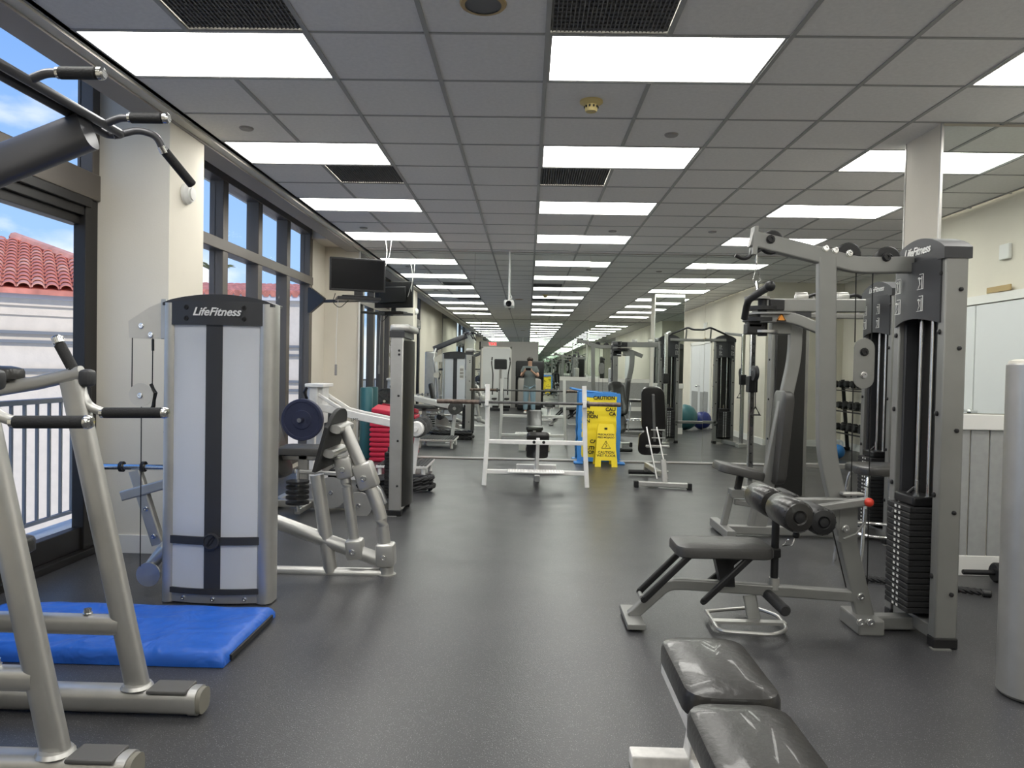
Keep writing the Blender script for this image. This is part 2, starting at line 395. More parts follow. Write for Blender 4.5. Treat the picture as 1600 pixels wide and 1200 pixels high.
for k in range(10):
    a = 2*PI*k/10; q = V((math.cos(a), math.sin(a), 0)); MB().rbox(p+q*.041+V((-.005, -.005, -.046)), p+q*.041+V((.005, .005, -.032)), .002).build('slot', 'ink', hd)
# ---------------- left wall with windows
wl = struct(MB().box((-3.3, BY, 0), (LX, 1.2, SLAB)).box((-3.13, 10.02, 0), (LX, MY, SLAB)).box((-3.3, 5.5, 3.18), (LX, 10.02, SLAB)).box((-3.3, 1.2, 3.6), (LX, 5.0, SLAB)).box((-3.3, 5.53, -.06), (LX, 10.02, .06)).build('wall_left', 'cream'))
tag(wl, 'cream window wall on the left', None)
MB().box((-3.075, 5.0, 0), (-2.485, 5.53, SLAB)).build('pilaster', 'cream', wl)
MB().box((LX, 9.95, 3.05), (-2.66, MY, SLAB)).build('soffit_box', 'cream', wl)
b = struct(MB().box((-2.97, 4.988, 0), (-2.473, 5.0, .125)).box((-2.485, 4.988, 0), (-2.473, 5.54, .125)).box((LX, 10.0, 0), (LX+.012, MY, .125)).box((LX, MY-.012, 0), (-2.47, MY, .125)).build('baseboard_left', 'trimwhite'))
def wempty(name, label, loc):
    t = bpy.data.objects.new(name, None); C.objects.link(t); t.location = loc; WM[t.name] = Mx.Translation(V(loc)); t['label'] = label; t['kind'] = 'structure'; return t
w2 = wempty('window_2', 'tall dark-framed window grid between the two cream pilasters', (LX, 7.7, 0))
for ya in (5.53, 6.14, 7.07, 8.00, 8.96, 9.90): MB().rbox((LX-.14, ya, .06), (LX, ya+.12, 3.18), .006).build('mullion', 'bronze', w2)
for za, zb in ((.06, .16), (2.42, 2.53), (3.10, 3.18)): MB().rbox((LX-.15, 5.6, za), (LX+.01, 10.02, zb), .006).build('rail', 'bronze', w2)
ys = (5.53, 6.14, 7.07, 8.00, 8.96, 9.90)
for a, b_ in zip(ys, ys[1:]):
    for za, zb in ((.16, 2.42), (2.53, 3.10)): MB().box((LX-.085, a+.12, za), (LX-.079, b_, zb)).build('pane', 'glass', w2)
w1 = wempty('window_1', 'tall dark-framed fixed glazing above the sliding door', (LX, 3.2, 0))
for ya, yb in ((1.2, 1.34), (3.0, 3.1), (4.92, 5.0)): MB().rbox((LX-.10, ya, 2.6), (LX+.01, yb, 3.6), .006).build('mullion', 'bronze', w1)
MB().rbox((LX-.16, 1.2, 2.42), (LX+.02, 5.0, 2.60), .008).build('transom', 'bronze', w1)
MB().rbox((LX-.14, 1.2, 3.52), (LX, 5.0, 3.6), .008).build('head', 'bronze', w1)
for ya, yb in ((1.34, 3.0), (3.1, 4.92)): MB().box((LX-.08, ya, 2.6), (LX-.074, yb, 3.52)).build('pane', 'glass', w1)
d1 = wempty('door_1', 'black-framed sliding glass door to the balcony', (LX, 3.2, 0))
for ya, yb, xo in ((4.86, 5.0, .0), (3.15, 3.27, -.05), (3.05, 3.2, 0), (1.2, 1.4, 0)): MB().rbox((LX-.085+xo, ya, .0), (LX+xo, yb, 2.42), .006).build('stile', 'blackframe', d1)
MB().rbox((LX-.16, 1.2, .0), (LX+.03, 5.0, .05), .005).build('sill', 'blackframe', d1)
MB().rbox((LX-.085, 1.2, .05), (LX-.02, 4.87, .20), .006).build('bottom_rail', 'blackframe', d1)
for k, (za, zb, xx) in enumerate(((2.36, 2.42, .02), (2.30, 2.36, -.01), (2.24, 2.30, -.04))): MB().rbox((LX-.12, 1.2, za), (LX+xx, 4.9, zb), .005).build('head_track', 'blackframe', d1)
MB().box((LX-.075, 3.2, .2), (LX-.069, 4.87, 2.24)).build('pane', 'glass', d1); MB().box((LX-.095, 1.4, .2), (LX-.089, 3.1, 2.24)).build('pane', 'glass', d1)
MB().rbox((LX-.02, 4.88, .95), (LX+.02, 4.91, 1.15), .008).build('pull_handle', 'blackmetal', d1)
# ---------------- mirror wall
wb = struct(MB().box((-3.3, MY, 0), (5.95, MY+.12, SLAB)).build('wall_back', 'cream')); tag(wb, 'far wall covered with large mirror panels', None)
xs = [-2.46, -.79, .875, 2.545, 4.21, 5.78]
tilt = [.0, .0, .0012, .0, .001]
for k, (a, b_) in enumerate(zip(xs, xs[1:])):
    M = Mx.Translation(V(((a+b_)/2, MY, 1.5))) @ Mx.Rotation(-tilt[k], 4, 'X') @ Mx.Rotation(.0008*((k*7) % 3-1), 4, 'Z')
    MB(M).box((-(b_-a)/2+.0015, -.014, -1.47), ((b_-a)/2-.0015, -.006, 1.508)).build('mirror_panel', 'mirror', wb)
MB().box((-2.46, MY-.02, .012), (5.78, MY, .032)).build('mirror_channel', 'trimwhite', wb)
MB().box((-2.475, MY-.03, 0), (-2.455, MY, 3.0)).build('edge_trim', 'trimwhite', wb)
# ---------------- right wall
wr = struct(MB().box((RX, BY, 0), (RX+.12, 7.48, SLAB)).box((RX, 7.48, 0), (AX, 7.6, SLAB)).box((AX, 7.6, 0), (AX+.12, MY, SLAB)).build('wall_right', 'cream')); tag(wr, 'cream right-hand wall with double doors', None)
struct(MB().box((RX-.014, BY, 0), (RX, 1.7, .12)).box((RX-.014, 3.66, 0), (RX, 7.6, .12)).box((AX-.014, 7.6, 0), (AX, MY, .12)).box((RX, 7.6, 0), (AX, 7.614, .12)).build('baseboard_right', 'trimwhite'))
for n, (ya, yb, hy) in enumerate(((1.76, 2.66, 2.6), (2.68, 3.6, 2.74))):
    d = wempty(f'door_{n+2}', ('white double-door leaf nearer the photographer, seen in the mirrors', 'white double-door leaf farther from the photographer, seen in the mirrors')[n], (RX, (ya+yb)/2, 0))
    MB().rbox((RX-.03, ya, .01), (RX-.002, yb, 2.03), .004).build('leaf', 'doorwhite', d)
    lv = MB().box((RX-.036, ya+.12, .15), (RX-.03, yb-.12, .86)).build('louvre_panel', 'wainscot', d)
    for k in range(9): MB().box((RX-.042, ya+.14+k*(yb-ya-.28)/9, .17), (RX-.036, ya+.14+(k+.75)*(yb-ya-.28)/9, .84)).build('slat', 'wainscot', lv)
    MB().tube([(RX-.03, hy, 1.0), (RX-.09, hy, 1.0)], .012).ball((RX-.095, hy, 1.0), .028).build('knob', 'steel', d)
tr = struct(MB().box((RX-.04, 1.67, 0), (RX, 1.755, 2.12)).box((RX-.04, 3.605, 0), (RX, 3.69, 2.12)).box((RX-.04, 1.67, 2.04), (RX, 3.69, 2.12)).build('trim_1', 'trimwhite'))
tag(MB().rbox((RX-.05, 2.86, 2.125), (RX-.035, 3.2, 2.18), .003).build('door_sign', 'brass'), 'small brown name strip over the white double doors', 'sign')
tag(MB().rbox((RX-.035, 3.0, 2.42), (RX-.001, 3.14, 2.56), .008).build('thermostat', 'label'), 'white wall box above the double doors, seen in the column mirror', 'thermostat')
# ---------------- column with mirrors
CX0, CX1, CY0, CY1 = 2.72, 3.36, 4.96, 5.40
co = struct(MB().box((CX0, CY0, 0), (CX1, CY1, SLAB)).build('column', 'cream')); tag(co, 'square cream column faced with mirror above grey boards', None)
for yy, s_ in ((CY0, -1), (CY1, 1)):
    MB().box((CX0+.005, min(yy, yy+s_*.012), 1.09), (CX1-.005, max(yy, yy+s_*.012), CE-.02)).build('mirror_panel', 'mirror', co)
    MB().rbox((CX0-.008, min(yy, yy+s_*.03), .98), (CX1+.008, max(yy, yy+s_*.03), 1.085), .006).build('chair_rail', 'trimwhite', co)
    MB().rbox((CX0-.008, min(yy, yy+s_*.022), 0), (CX1+.008, max(yy, yy+s_*.022), .135), .005).build('base_board', 'trimwhite', co)
    for k in range(5):
        a = CX0+.004+k*.1265; MB().rbox((a, min(yy, yy+s_*.014), .13), (a+.119, max(yy, yy+s_*.014), .985), .004, 1).build('board', 'wainscot', co)
    MB().box((CX0-.004, min(yy, yy+s_*.016), 1.085), (CX0+.012, max(yy, yy+s_*.016), CE)).build('metal_edge', 'silver', co)
# ---------------- wall behind the photographer
wf = struct(MB().box((-3.3, BY-.12, 0), (RX+.12, BY, SLAB)).build('wall_front', 'greywall')); tag(wf, 'mirrored wall behind the photographer with a grey door bay', None)
for a, b_, z0 in ((-2.95, -1.62, .05), (.36, 1.1, .05), (1.105, 2.7, 1.09), (2.705, 4.36, 1.09)): MB().box((a, BY+.002, z0), (b_-.004, BY+.01, CE-.01)).build('mirror_panel', 'mirror', wf)
MB().box((1.1, BY, .96), (RX, BY+.03, 1.09)).build('chair_rail', 'trimwhite', wf); MB().box((1.1, BY, 0), (RX, BY+.02, .14)).build('base_board', 'trimwhite', wf)
for k in range(27): MB().box((1.105+k*.121, BY, .13), (1.105+k*.121+.115, BY+.012, .97)).build('board', 'wainscot', wf)
MB().box((-1.6, BY, 0), (.35, BY+.25, 2.24)).build('door_bay', 'greywall', wf)
MB().box((-1.6, BY+.002, 2.24), (.35, BY+.01, CE-.01)).build('mirror_panel', 'mirror', wf)
d4 = wempty('door_4', 'pale frosted exit door behind the photographer, seen in the mirror', (-1.03, BY+.25, 0))
MB().rbox((-1.52, BY+.25, .01), (-.6, BY+.285, 2.0), .005).build('leaf', 'doorwhite', d4)
MB().rbox((-1.47, BY+.285, .5), (-1.40, BY+.30, .8), .005).tube([(-.68, BY+.285, 1.0), (-.68, BY+.33, 1.0), (-.78, BY+.33, 1.0)], .011).build('handle', 'steel', d4)
MB().box((-1.57, BY+.25, 0), (-1.52, BY+.27, 2.06)).box((-.6, BY+.25, 0), (-.55, BY+.27, 2.06)).box((-1.57, BY+.25, 2.0), (-.55, BY+.27, 2.06)).build('frame', 'trimwhite', d4)
t = thing('exit_sign', 'red EXIT sign over the door, seen reversed in the mirror', 'sign', (-1.2, BY+.25, 2.08))
MB().rbox((-1.34, BY+.25, 2.07), (-1.06, BY+.29, 2.22), .01).build('housing', 'label', t)
text('EXIT', .13, (-1.2, BY+.292, 2.145), -X_, Z_, 'exitred', t, bold=.004)
# ---------------- outside
gr = struct(MB().box((-60, -30, -3.6), (-3.3, 70, -3.5)).build('ground', 'concrete'))
tag(struct(MB().box((-4.0, -2, -.2), (-3.3, 9.9, -.07)).build('balcony_floor', 'concrete')), 'pale balcony slab outside the sliding door', None)
t = thing('balcony_railing', 'grey metal balcony railing with thin vertical bars', 'railing', (-3.85, 4, -.07))
MB().rbox((-3.88, -2, .98), (-3.82, 9.8, 1.02), .008).build('top_rail', 'railgrey', t); MB().rbox((-3.87, -2, .03), (-3.83, 9.8, .06), .006).build('bottom_rail', 'railgrey', t)
bb = MB().box((-3.86, 0, .06), (-3.84, .02, .98)).build('baluster', 'railgrey', t)
for k in range(-11, 68):
    if k: o = inst(bb, (0, k*.145, 0), t, 'baluster')
# neighbouring building with barrel-tile roof
e = V((.82, .57, 0)).normalized(); nb = V((-.57, .82, 0)).normalized(); P0 = at(50, 455, y=14); P0.z = 0
t = thing('neighbour_building', 'cream building with red barrel-tile roof outside the sliding door', 'building', P0)
def nbx(t0, t1, d0, d1, z0, z1):
    M = Mx((e, nb, Z_)).transposed().to_4x4(); M.translation = P0
    return MB(M).box((t0, d0, z0), (t1, d1, z1))
nbx(-9, 2.2, .35, 5, -3.5, 2.25).build('wall', 'stucco', t)
nbx(-9, 2.3, .30, 1, 2.2, 2.38).build('lower_moulding', 'stucco', t); nbx(-9, 2.4, .24, 1, 2.38, 2.55).build('upper_moulding', 'stucco', t); nbx(-9, 2.5, .16, .6, 2.52, 2.69).build('fascia', 'fascia', t)
for z_ in (1.86, 1.68, 1.12, .95): nbx(-9, 2.25, .26, .30, z_-.03, z_+.03).build('wall_pipe', 'railgrey', t)
sl = math.atan(1.6/5); up_ = (nb*math.cos(sl) + Z_*math.sin(sl)); nn_ = e.cross(up_)
rd = MB(); a0 = P0 + Z_*2.69
rd.add([a0-e*9, a0+e*2.5, a0-e*.35+up_*5.2, a0-e*9+up_*5.2, a0-e*9-Z_*.1, a0+e*2.5-Z_*.1], [(0, 1, 2, 3), (0, 4, 5, 1)]); rf = rd.build('roof', 'terracotta', t)
def arc_tile(o, L, r, mname, nm, par):
    mb = MB(); vs = []
    for s_, rr in ((0, r), (L, r*.86)):
        for k in range(7): a = PI*k/6; vs.append(o + up_*s_ + e*rr*math.cos(a) + nn_*(rr*.8*math.sin(a)+.01 + (.03 if s_ == 0 else 0)))
        for k in range(7): a = PI*(6-k)/6; vs.append(o + up_*s_ + e*rr*.8*math.cos(a) + nn_*(rr*.62*math.sin(a)+.01 + (.03 if s_ == 0 else 0)))
    mb.add(vs, [(k, (k+1) % 14, 14+(k+1) % 14, 14+k) for k in range(14)] + [tuple(range(14)), tuple(range(14, 28))[::-1]])
    return mb.build(nm, mname, par, ang=60)
src = [arc_tile(P0 + Z_*2.69, .40, .115, m_, 'roof_tile', rf) for m_ in ('terracotta', 'terra2')]
s0 = [False, False]; cnt = 0
for r_ in range(14):
    s_ = r_*.36
    for c_ in range(-16, 11):
        tt_ = c_*.235 + .1
        if tt_ > 2.45 - .55*s_ or tt_ < -3.6: continue
        off = e*tt_ + up_*s_; k = 1 if random.random() < .35 else 0
        if not s0[k]: src[k].location = off; s0[k] = True
        else: inst(src[k], off, rf, 'roof_tile')
MB().tube([a0+e*2.5+nn_*.06, a0-e*.35+up_*5.2+nn_*.06], .13, 8).build('hip_cap', 'terra2', t)
t = thing('far_building', 'distant cream building with low red roof beyond the window grid', 'building', (-12, 25, -3.5))
MB().box((-20, 25, -3.5), (-6.2, 31, 3.5)).build('wall', 'stucco', t); MB().box((-20.2, 24.8, 3.5), (-6, 25.2, 3.72)).build('fascia', 'fascia', t)
rm = MB()
for k in range(57):
    x = -20.2 + k*.25; rm.tube([(x, 24.75, 3.72), (x, 28, 4.32)], .125, 6)
rm.build('roof', 'terracotta', t, kind='stuff')
for z_ in (1.9, 1.6, .7, .4): MB().box((-20, 24.9, z_), (-6.2, 24.98, z_+.08)).build('wall_pipe', 'railgrey', t)
t = thing('palm_tree', 'small palm crown above the far red roof', 'tree', (-10.0, 23, -3.5))
MB().tube([(-10.0, 23, -3.5), (-9.9, 23, 1), (-10.0, 23, 4.2)], .14, 8).build('trunk', 'stucco', t)
for k in range(11):
    a = 2*PI*k/11; q = V((math.cos(a), math.sin(a), 0)); c_ = V((-10.0, 23, 4.2)); mb = MB()
    pts = [c_+q*s_*.9+Z_*(.75*s_-.62*s_*s_) for s_ in (0, .2, .4, .6, .75)]
    mb.sweep([(-.06, -.02), (0, .03), (.06, -.02)], pts, scale=[.3, 1, 1, .8, .1]); mb.build('frond', 'leaf', t)
# ================================================================== MACHINES
def pulley(T, c, r, axis=Y_, w=.03, m='black', name='pulley'):
    a = unit(axis); c = V(c)-a*w/2
    return MB().lathe([(0, 0), (r*.3, 0), (r*.32, -.004), (r*.4, 0), (r*.92, 0), (r, w*.12), (r*.9, w*.5), (r, w*.88), (r*.92, w), (r*.4, w), (r*.3, w+.004), (0, w+.004)], c, a, 22).build(name, m, T)
def cable(T, pts, r=.0032): return MB().tube(pts, r, 6).build('cable', 'ink', T)
def stack_tower(T, c, H, w=.46, rz=0, plates=18, frame='grey', zs=.13, lettered=True):
    M = Mx.Translation(V(c)) @ Mx.Rotation(rz, 4, 'Z'); R3 = M.to_3x3(); ux, uy = R3 @ X_, R3 @ Y_
    h = w/2
    for s in (-1, 1):
        po = MB(M).rbox((-.055, s*h-.03, .05), (.055, s*h+.03, H-.1), .008).build('post', frame, T)
        MB(M).rbox((-.06, s*h-.034, .0), (.06, s*h+.034, .055), .008).build('foot_cap', 'black', po)
        MB(M).box((-.07, s*(h+.03)-.02, 0), (.02, s*(h+.03)+.02, .006)).build('floor_tab', frame, po)
        for z in (.35, .75, 1.15, 1.55, H-.2):
            MB(M).lathe([(.013, 0), (.012, .007), (.004, .010), (0, .01)], (-.056, s*h*.97, z), -X_, 10).build('bolt', 'black', po)
            MB(M).lathe([(.011, 0), (.010, .007), (.004, .010), (0, .01)], (.02, s*(h+.03), z-.08), Y_*s, 10).build('bolt', 'black', po)
    MB(M).rbox((-.045, -h+.03, .03), (.045, h-.03, .10), .008).build('base_beam', frame, T)
    n = 14; arch = [(-h-.036, H-.13)] + [(-h-.036+(2*h+.072)*k/n, H-.075+.075*math.sin(PI*k/n)**.8) for k in range(n+1)] + [(h+.036, H-.13)]
    ca = MB(M).prism(arch, (0, 0, 0), Y_, Z_, .135).build('top_cap', 'charcoal', T)
    if lettered: text('LifeFitness', .06, M @ V((-.0695, 0, H-.062)), -uy, Z_, 'label', ca, shear=.35, bold=.0012)
    # curved placard
    mb = MB(M); vs = []; fs = []
    for k in range(9):
        y = -h+.0+2*h*k/8; x = -.062-.028*math.cos(PI*(k/8-.5)); zb = H-.44+.03*math.cos(PI*(k/8-.5))
        vs += [(x, y, zb), (x, y, H-.12), (x+.012, y, H-.12), (x+.012, y, zb)]
    for k in range(8):
        for j in range(4): fs.append((k*4+j, k*4+(j+1) % 4, k*4+4+(j+1) % 4, k*4+4+j))
    fs += [(0, 1, 2, 3), (32, 33, 34, 35)]
    pl = mb.add(vs, fs).build('placard', 'charcoal', T)
    for y0 in (-.09, .13):
        for z0 in (H-.23, H-.34):
            g = MB(M)
            def ln(a, b, r=.0016):
                g.tube([(-.093, y0+a[0], z0+a[1]), (-.093, y0+b[0], z0+b[1])], r, 5)
            ln((-.025, -.035), (.03, -.035)); ln((-.025, -.035), (-.025, .04)); ln((-.025, .04), (.01, .04)); ln((-.012, -.035), (-.012, .03))
            ln((.02, -.03), (.005, -.01)); ln((.005, -.01), (.012, .012)); ln((.012, .012), (-.005, .02))
            g.ball((-.093, y0+.012, z0+.02), .006, 8); g.build('exercise_diagram', 'label', pl)
    for y in (-.055, .055): MB(M).cyl((0, y, zs), (0, y, H-.14), .0125).build('guide_rod', 'steel', T)
    MB(M).rbox((.035, -h+.03, .1), (.05, h-.03, H-.12), .004).build('rear_shroud', 'shroud', T)
    for s in (-1, 1): MB(M).rbox((-.03, s*(h-.045)-.012, .1), (.035, s*(h-.045)+.012, H-.14), .004).build('side_shroud', 'charcoal', T)
    pm = None
    for k in range(plates):
        if pm is None:
            pm = MB(M).rbox((-.125, -.115, zs), (.03, .115, zs+.0275), .004, 1).build('weight_plate', 'rubber', T)
            for yy in (-.024, .016): MB(M).rbox((-.1265, yy, zs+.007), (-.1245, yy+.018, zs+.02), .0006, 1).build('number_tag', 'label', pm)
        else:
            o = inst(pm, (0, 0, k*.03), T, 'weight_plate')
            for ch in [c_ for c_ in pm.children]: q = ch.copy(); C.objects.link(q); q.parent = o
    zt = zs+plates*.03
    MB(M).rbox((-.10, -.1, zt), (.03, .1, zt+.05), .01).build('top_plate', 'black', T)
    MB(M).cyl((-.03, 0, zt+.05), (-.03, 0, zt+.12), .012).build('selector_stem', 'steel', T)
    MB(M).tube([(-.03, .02, zt+.08), (-.08, .05, zt+.02), (-.13, .045, zt-.06)], .009, 8).build('selector_pin', 'black', T)
    return M
# ---------------- lat pulldown machine
YL = 3.86
def L(u, v, y=YL): return at(u, v, y=y)
t = thing('lat_pulldown_machine', 'grey lat pulldown machine with tall weight tower and low black seat', 'gym machine', (1.4, YL, 0))
stack_tower(t, (2.065, 3.83, 0), 2.035, .43)
MB().bar([L(1173, 373), L(1278, 399), L(1338, 415), L(1425, 414)], .085, .05, Y_, .06).build('boom', 'grey', t)
MB().prism([(-.012, -.075), (.012, -.075), (.016, .07), (-.004, .07)], L(1177, 376), X_, Z_, .07).build('boom_end_plate', 'grey', t)
MB().tube([L(1176, 390), L(1172, 402), L(1160, 405), L(1149, 399)], .009, 8, .02).build('bar_hook', 'black', t)
for u, v in ((1205, 379), (1325, 398), (1386, 404)): pulley(t, L(u, v), .062, w=.035)
pulley(t, L(1183, 389), .022)
bolts(t, [L(1204, 374, YL-.026), L(1385, 402, YL-.026)], -Y_, .018, .016, 'black'); bolts(t, [L(1290, 388, YL-.026), L(1305, 391, YL-.026), L(1327, 396, YL-.026)], -Y_, .014, .012)
MB().bar([L(1291, 402), L(1290, 706), L(1353, 975)], .092, .056, Y_, .12).build('main_post', 'grey', t)
MB().prism([(-.05, -.1), (.05, -.12), (.045, .08), (-.045, .1)], L(1322, 815), X_, Z_, .062).build('gusset', 'grey', t)
MB().rbox(L(1326, 978)+V((0, -.12, -.01)), L(1366, 958)+V((0, .12, 0)), .01).build('base_foot', 'grey', t)
MB().bar([L(1345, 970), V((2.06, 3.84, .05))], .075, .07, Z_).build('base_beam', 'grey', t)
bolts(t, [L(1345, 972, YL-.121), L(1360, 972, YL-.121), L(1345, 932, YL-.03), L(1321, 826, YL-.034)], -Y_, .016, .012)
MB().bar([L(986, 962), L(1042, 912), L(1070, 912), L(1335, 931)], .058, .05, Y_, .07).build('seat_beam', 'grey', t)
MB().rbox(L(974, 964)+V((0, -.16, -.012)), L(1002, 960)+V((0, .16, 0)), .004).build('front_foot', 'grey', t)
MB().pad(L(1125, 864), X_, Y_, .50, .29, .062, .06).build('seat_pad', 'greyvinyl', t)
MB().prism([(-.055, .16), (.045, .16), (.06, -.02), (-.01, -.02)], L(1128, 908), X_, Z_, .07).build('seat_post', 'black', t)
for a, b_, y in (((1077, 869), (1006, 937), 3.74), ((1062, 863), (999, 924), 3.97), ((1174, 870), (1099, 940), 3.74), ((1160, 866), (1100, 915), 3.97)):
    MB().bar([L(*a, y), L(*b_, y)], .036, .022, Y_, 0, .01).build('seat_link', 'black', t)
    bolts(t, [L(*a, y-.012), L(*b_, y-.012)], -Y_, .013, .008, 'black')
MB().cyl(L(1003, 934, 3.74), L(999, 926, 3.97), .012).build('link_axle', 'grey', t)
MB().lathe([(.03, 0), (.026, .06), (.0, .06)], L(1209, 920), Z_, 14).build('post_cup', 'silver', t)
MB().cyl(L(1209, 918), L(1213, 790), .02).build('roller_post', 'black', t); MB().rbox(L(1209, 864)+V((-.03, -.03, -.02)), L(1209, 864)+V((.03, .03, .03)), .008).build('post_collar', 'black', t)
def roller(T, x, y0, y1, z, r, m='vinyl'):
    o = MB().lathe([(0, .0), (r*.35, 0), (r*.45, -.006), (r*.85, 0), (r, .02), (r, y1-y0-.02), (r*.85, y1-y0), (r*.4, y1-y0+.006), (0, y1-y0)], (x, y0, z), Y_, 24).build('foam_roller', m, T)
    for k in range(16):
        a = 2*PI*k/16; q = V((math.cos(a), 0, math.sin(a))); MB().tube([V((x, y0-.001, z))+q*r*.5, V((x, y0+.012, z))+q*r*.93], .0045, 5).build('pleat', m, o)
    MB().lathe([(r*.34, .0), (r*.3, .01), (0, .012)], (x, y0, z), -Y_, 16).build('end_cap', 'black', o)
RXx, RZ = 1.31, .645
roller(t, RXx, 3.50, 3.78, RZ, .078); roller(t, RXx, 3.86, 4.14, RZ, .078); roller(t, 1.425, 3.50, 3.74, .625, .068, 'black'); roller(t, 1.425, 3.92, 4.14, .625, .068, 'black')
MB().cyl((RXx, 3.5, RZ), (RXx, 4.14, RZ), .014).build('roller_axle', 'steel', t); MB().cyl((1.425, 3.5, .625), (1.425, 4.14, .625), .014).build('roller_axle', 'steel', t)
MB().bar([V((1.28, 3.82, .66)), L(1357, 784, 3.80)], .045, .04, Y_).build('roller_arm', 'grey', t)
MB().bar([L(1262, 797, 3.70), L(1352, 784, 3.70)], .042, .03, Y_).build('roller_arm', 'grey', t)
MB().ball(L(1358, 785, 3.68), .023, 16).build('red_knob', 'redknob', t, label='small red plastic knob')
MB().rbox(L(1330, 772, 3.8)+V((-.05, -.02, -.006)), L(1330, 772, 3.8)+V((.06, .03, .008)), .004).build('pop_pin_plate', 'silver', t)
MB().tube([L(1353, 795, 3.78), L(1352, 815, 3.78), L(1338, 834, 3.78), L(1318, 842, 3.78)], .006, 8).build('adjuster_arc', 'grey', t)
fp = [at(1104, 955, z=.035), at(1178, 949, z=.035), at(1216, 962, z=.035), at(1231, 984, z=.035), at(1210, 992, z=.035), at(1124, 986, z=.035)]
MB().tube(fillet(fp + [fp[0]], .05)[:-1], .010, 8, closed=True).build('foot_loop', 'silver', t)
MB().box(at(1112, 972, z=.03)+V((0, -.03, 0)), at(1228, 972, z=.045)+V((0, .03, 0))).build('foot_tread', 'silver', t)
MB().bar([L(1171, 930), at(1178, 968, z=.04)], .07, .02, Y_).build('foot_hanger', 'grey', t)
MB().cyl((1.285, 3.95, .17), (1.285, 3.58, .17), .028, 16, .006).build('foot_roll', 'rubber', t)
cable(t, [L(1182, 392), L(1182, 415)]); MB().cyl(L(1182, 398), L(1182, 412), .006).build('cable_end', 'steel', t)
cb = [L(1182, 416), L(1176, 437), L(1182, 443), L(1188, 437)]; MB().tube(cb, .004, 6, closed=True).build('carabiner', 'steel', t)
for u, v0, v1 in ((1338, 412, 535), (1364, 412, 930), (1333, 600, 850)): cable(t, [L(u, v0), L(u-(v1-v0)*.018, v1)])
cable(t, [L(1300, 825, 3.81), L(1322, 918, 3.81)])
cap_ = [(.053*math.cos(a), .078+.053*math.sin(a)) for a in [PI*k/10 for k in range(11)]] + [(.053*math.cos(a), -.078+.053*math.sin(a)) for a in [PI+PI*k/10 for k in range(11)]]
for dy in (-.022, .022): MB().prism(cap_, L(1350, 568, YL+dy), X_, Z_, .005).build('pulley_cheek', 'grey', t)
for dz in (-.078, .078): pulley(t, L(1350, 568)+Z_*dz, .05, w=.03)
bolts(t, [L(1350, 568, YL-.026)+Z_*.06], -Y_, .017, .012, 'black'); bolts(t, [L(1350, 568, YL-.026)-Z_*.06], -Y_, .014, .012)
MB().tube([L(1232, 842, 3.7), L(1222, 853, 3.7), L(1238, 852, 3.7), L(1243, 838, 3.7)], .004, 6).build('carabiner', 'steel', t); MB().ball(L(1244, 836, 3.7), .018).build('stop_ball', 'black', t)
h = thing('lat_bar', 'black rubber-gripped pulldown bar hanging from the boom hook', 'pulldown bar', L(1182, 452))
bp = [V((1.315, 3.50, 1.775)), V((1.275, 3.78, 1.70)), V((1.225, 3.97, 1.68)), V((1.20, 4.05, 1.60))]
bp = [L(1203, 447, 3.55), L(1185, 458, 3.80), L(1168, 470, 4.0), L(1163, 498, 4.06)]
MB().tube(bp, .019, 12, .05).build('grip', 'rubber', h); MB().ball(bp[0], .026).build('end_knob', 'black', h); MB().tube([L(1182, 441), L(1184, 456, 3.8)], .009, 8).build('swivel', 'steel', h)
# ---------------- white bench in the foreground
t = thing('flat_bench', 'white-framed weight bench with two worn black pads in the foreground', 'bench', (.58, 2.1, 0))
MB().pad((.595, 2.235, .365), Y_, -X_, .47, .275, .075, .07, crown=.012).build('seat_pad', 'vinyl', t)
MB().pad((.575, 1.50, .365), Y_, -X_, .96, .275, .075, .07, crown=.012).build('back_pad', 'vinyl', t)
for s in (-1, 1): MB().bar([(.585+s*.10, 1.05, .34), (.585+s*.10, 2.44, .34)], .035, .05, Z_).build('side_rail', 'whitewear', t)
MB().bar([(.585, 2.30, .34), (.585, 2.45, .03)], .08, .06, X_).build('leg', 'whitewear', t); MB().bar([(.585, 1.95, .34), (.585, 1.95, .03)], .09, .06, X_).build('leg', 'whitewear', t); MB().bar([(.585, 1.1, .34), (.585, 1.02, .03)], .07, .05, X_).build('leg', 'whitewear', t)
MB().rbox((.37, 2.40, 0), (.80, 2.47, .055), .006).build('base_foot', 'whitewear', t); MB().rbox((.37, .98, 0), (.80, 1.05, .055), .006).build('base_foot', 'whitewear', t)
MB().bar([(.585, 1.0, .03), (.585, 2.45, .03)], .05, .05).build('base_spine', 'whitewear', t)
# ---------------- silver cylinder at the right edge
t = thing('silver_post', 'tall brushed silver cylinder standing at the right edge', 'post', (2.125, 3.08, 0))
MB().lathe([(0, .004), (.105, .004), (.118, .018), (.118, 1.385), (.112, 1.392)], (2.125, 3.08, 0), n=40).build('shell', 'silver', t); MB().lathe([(.112, 1.392), (.108, 1.403), (.09, 1.409), (0, 1.409)], (2.125, 3.08, 0), n=40).build('lid', 'bracket', t)
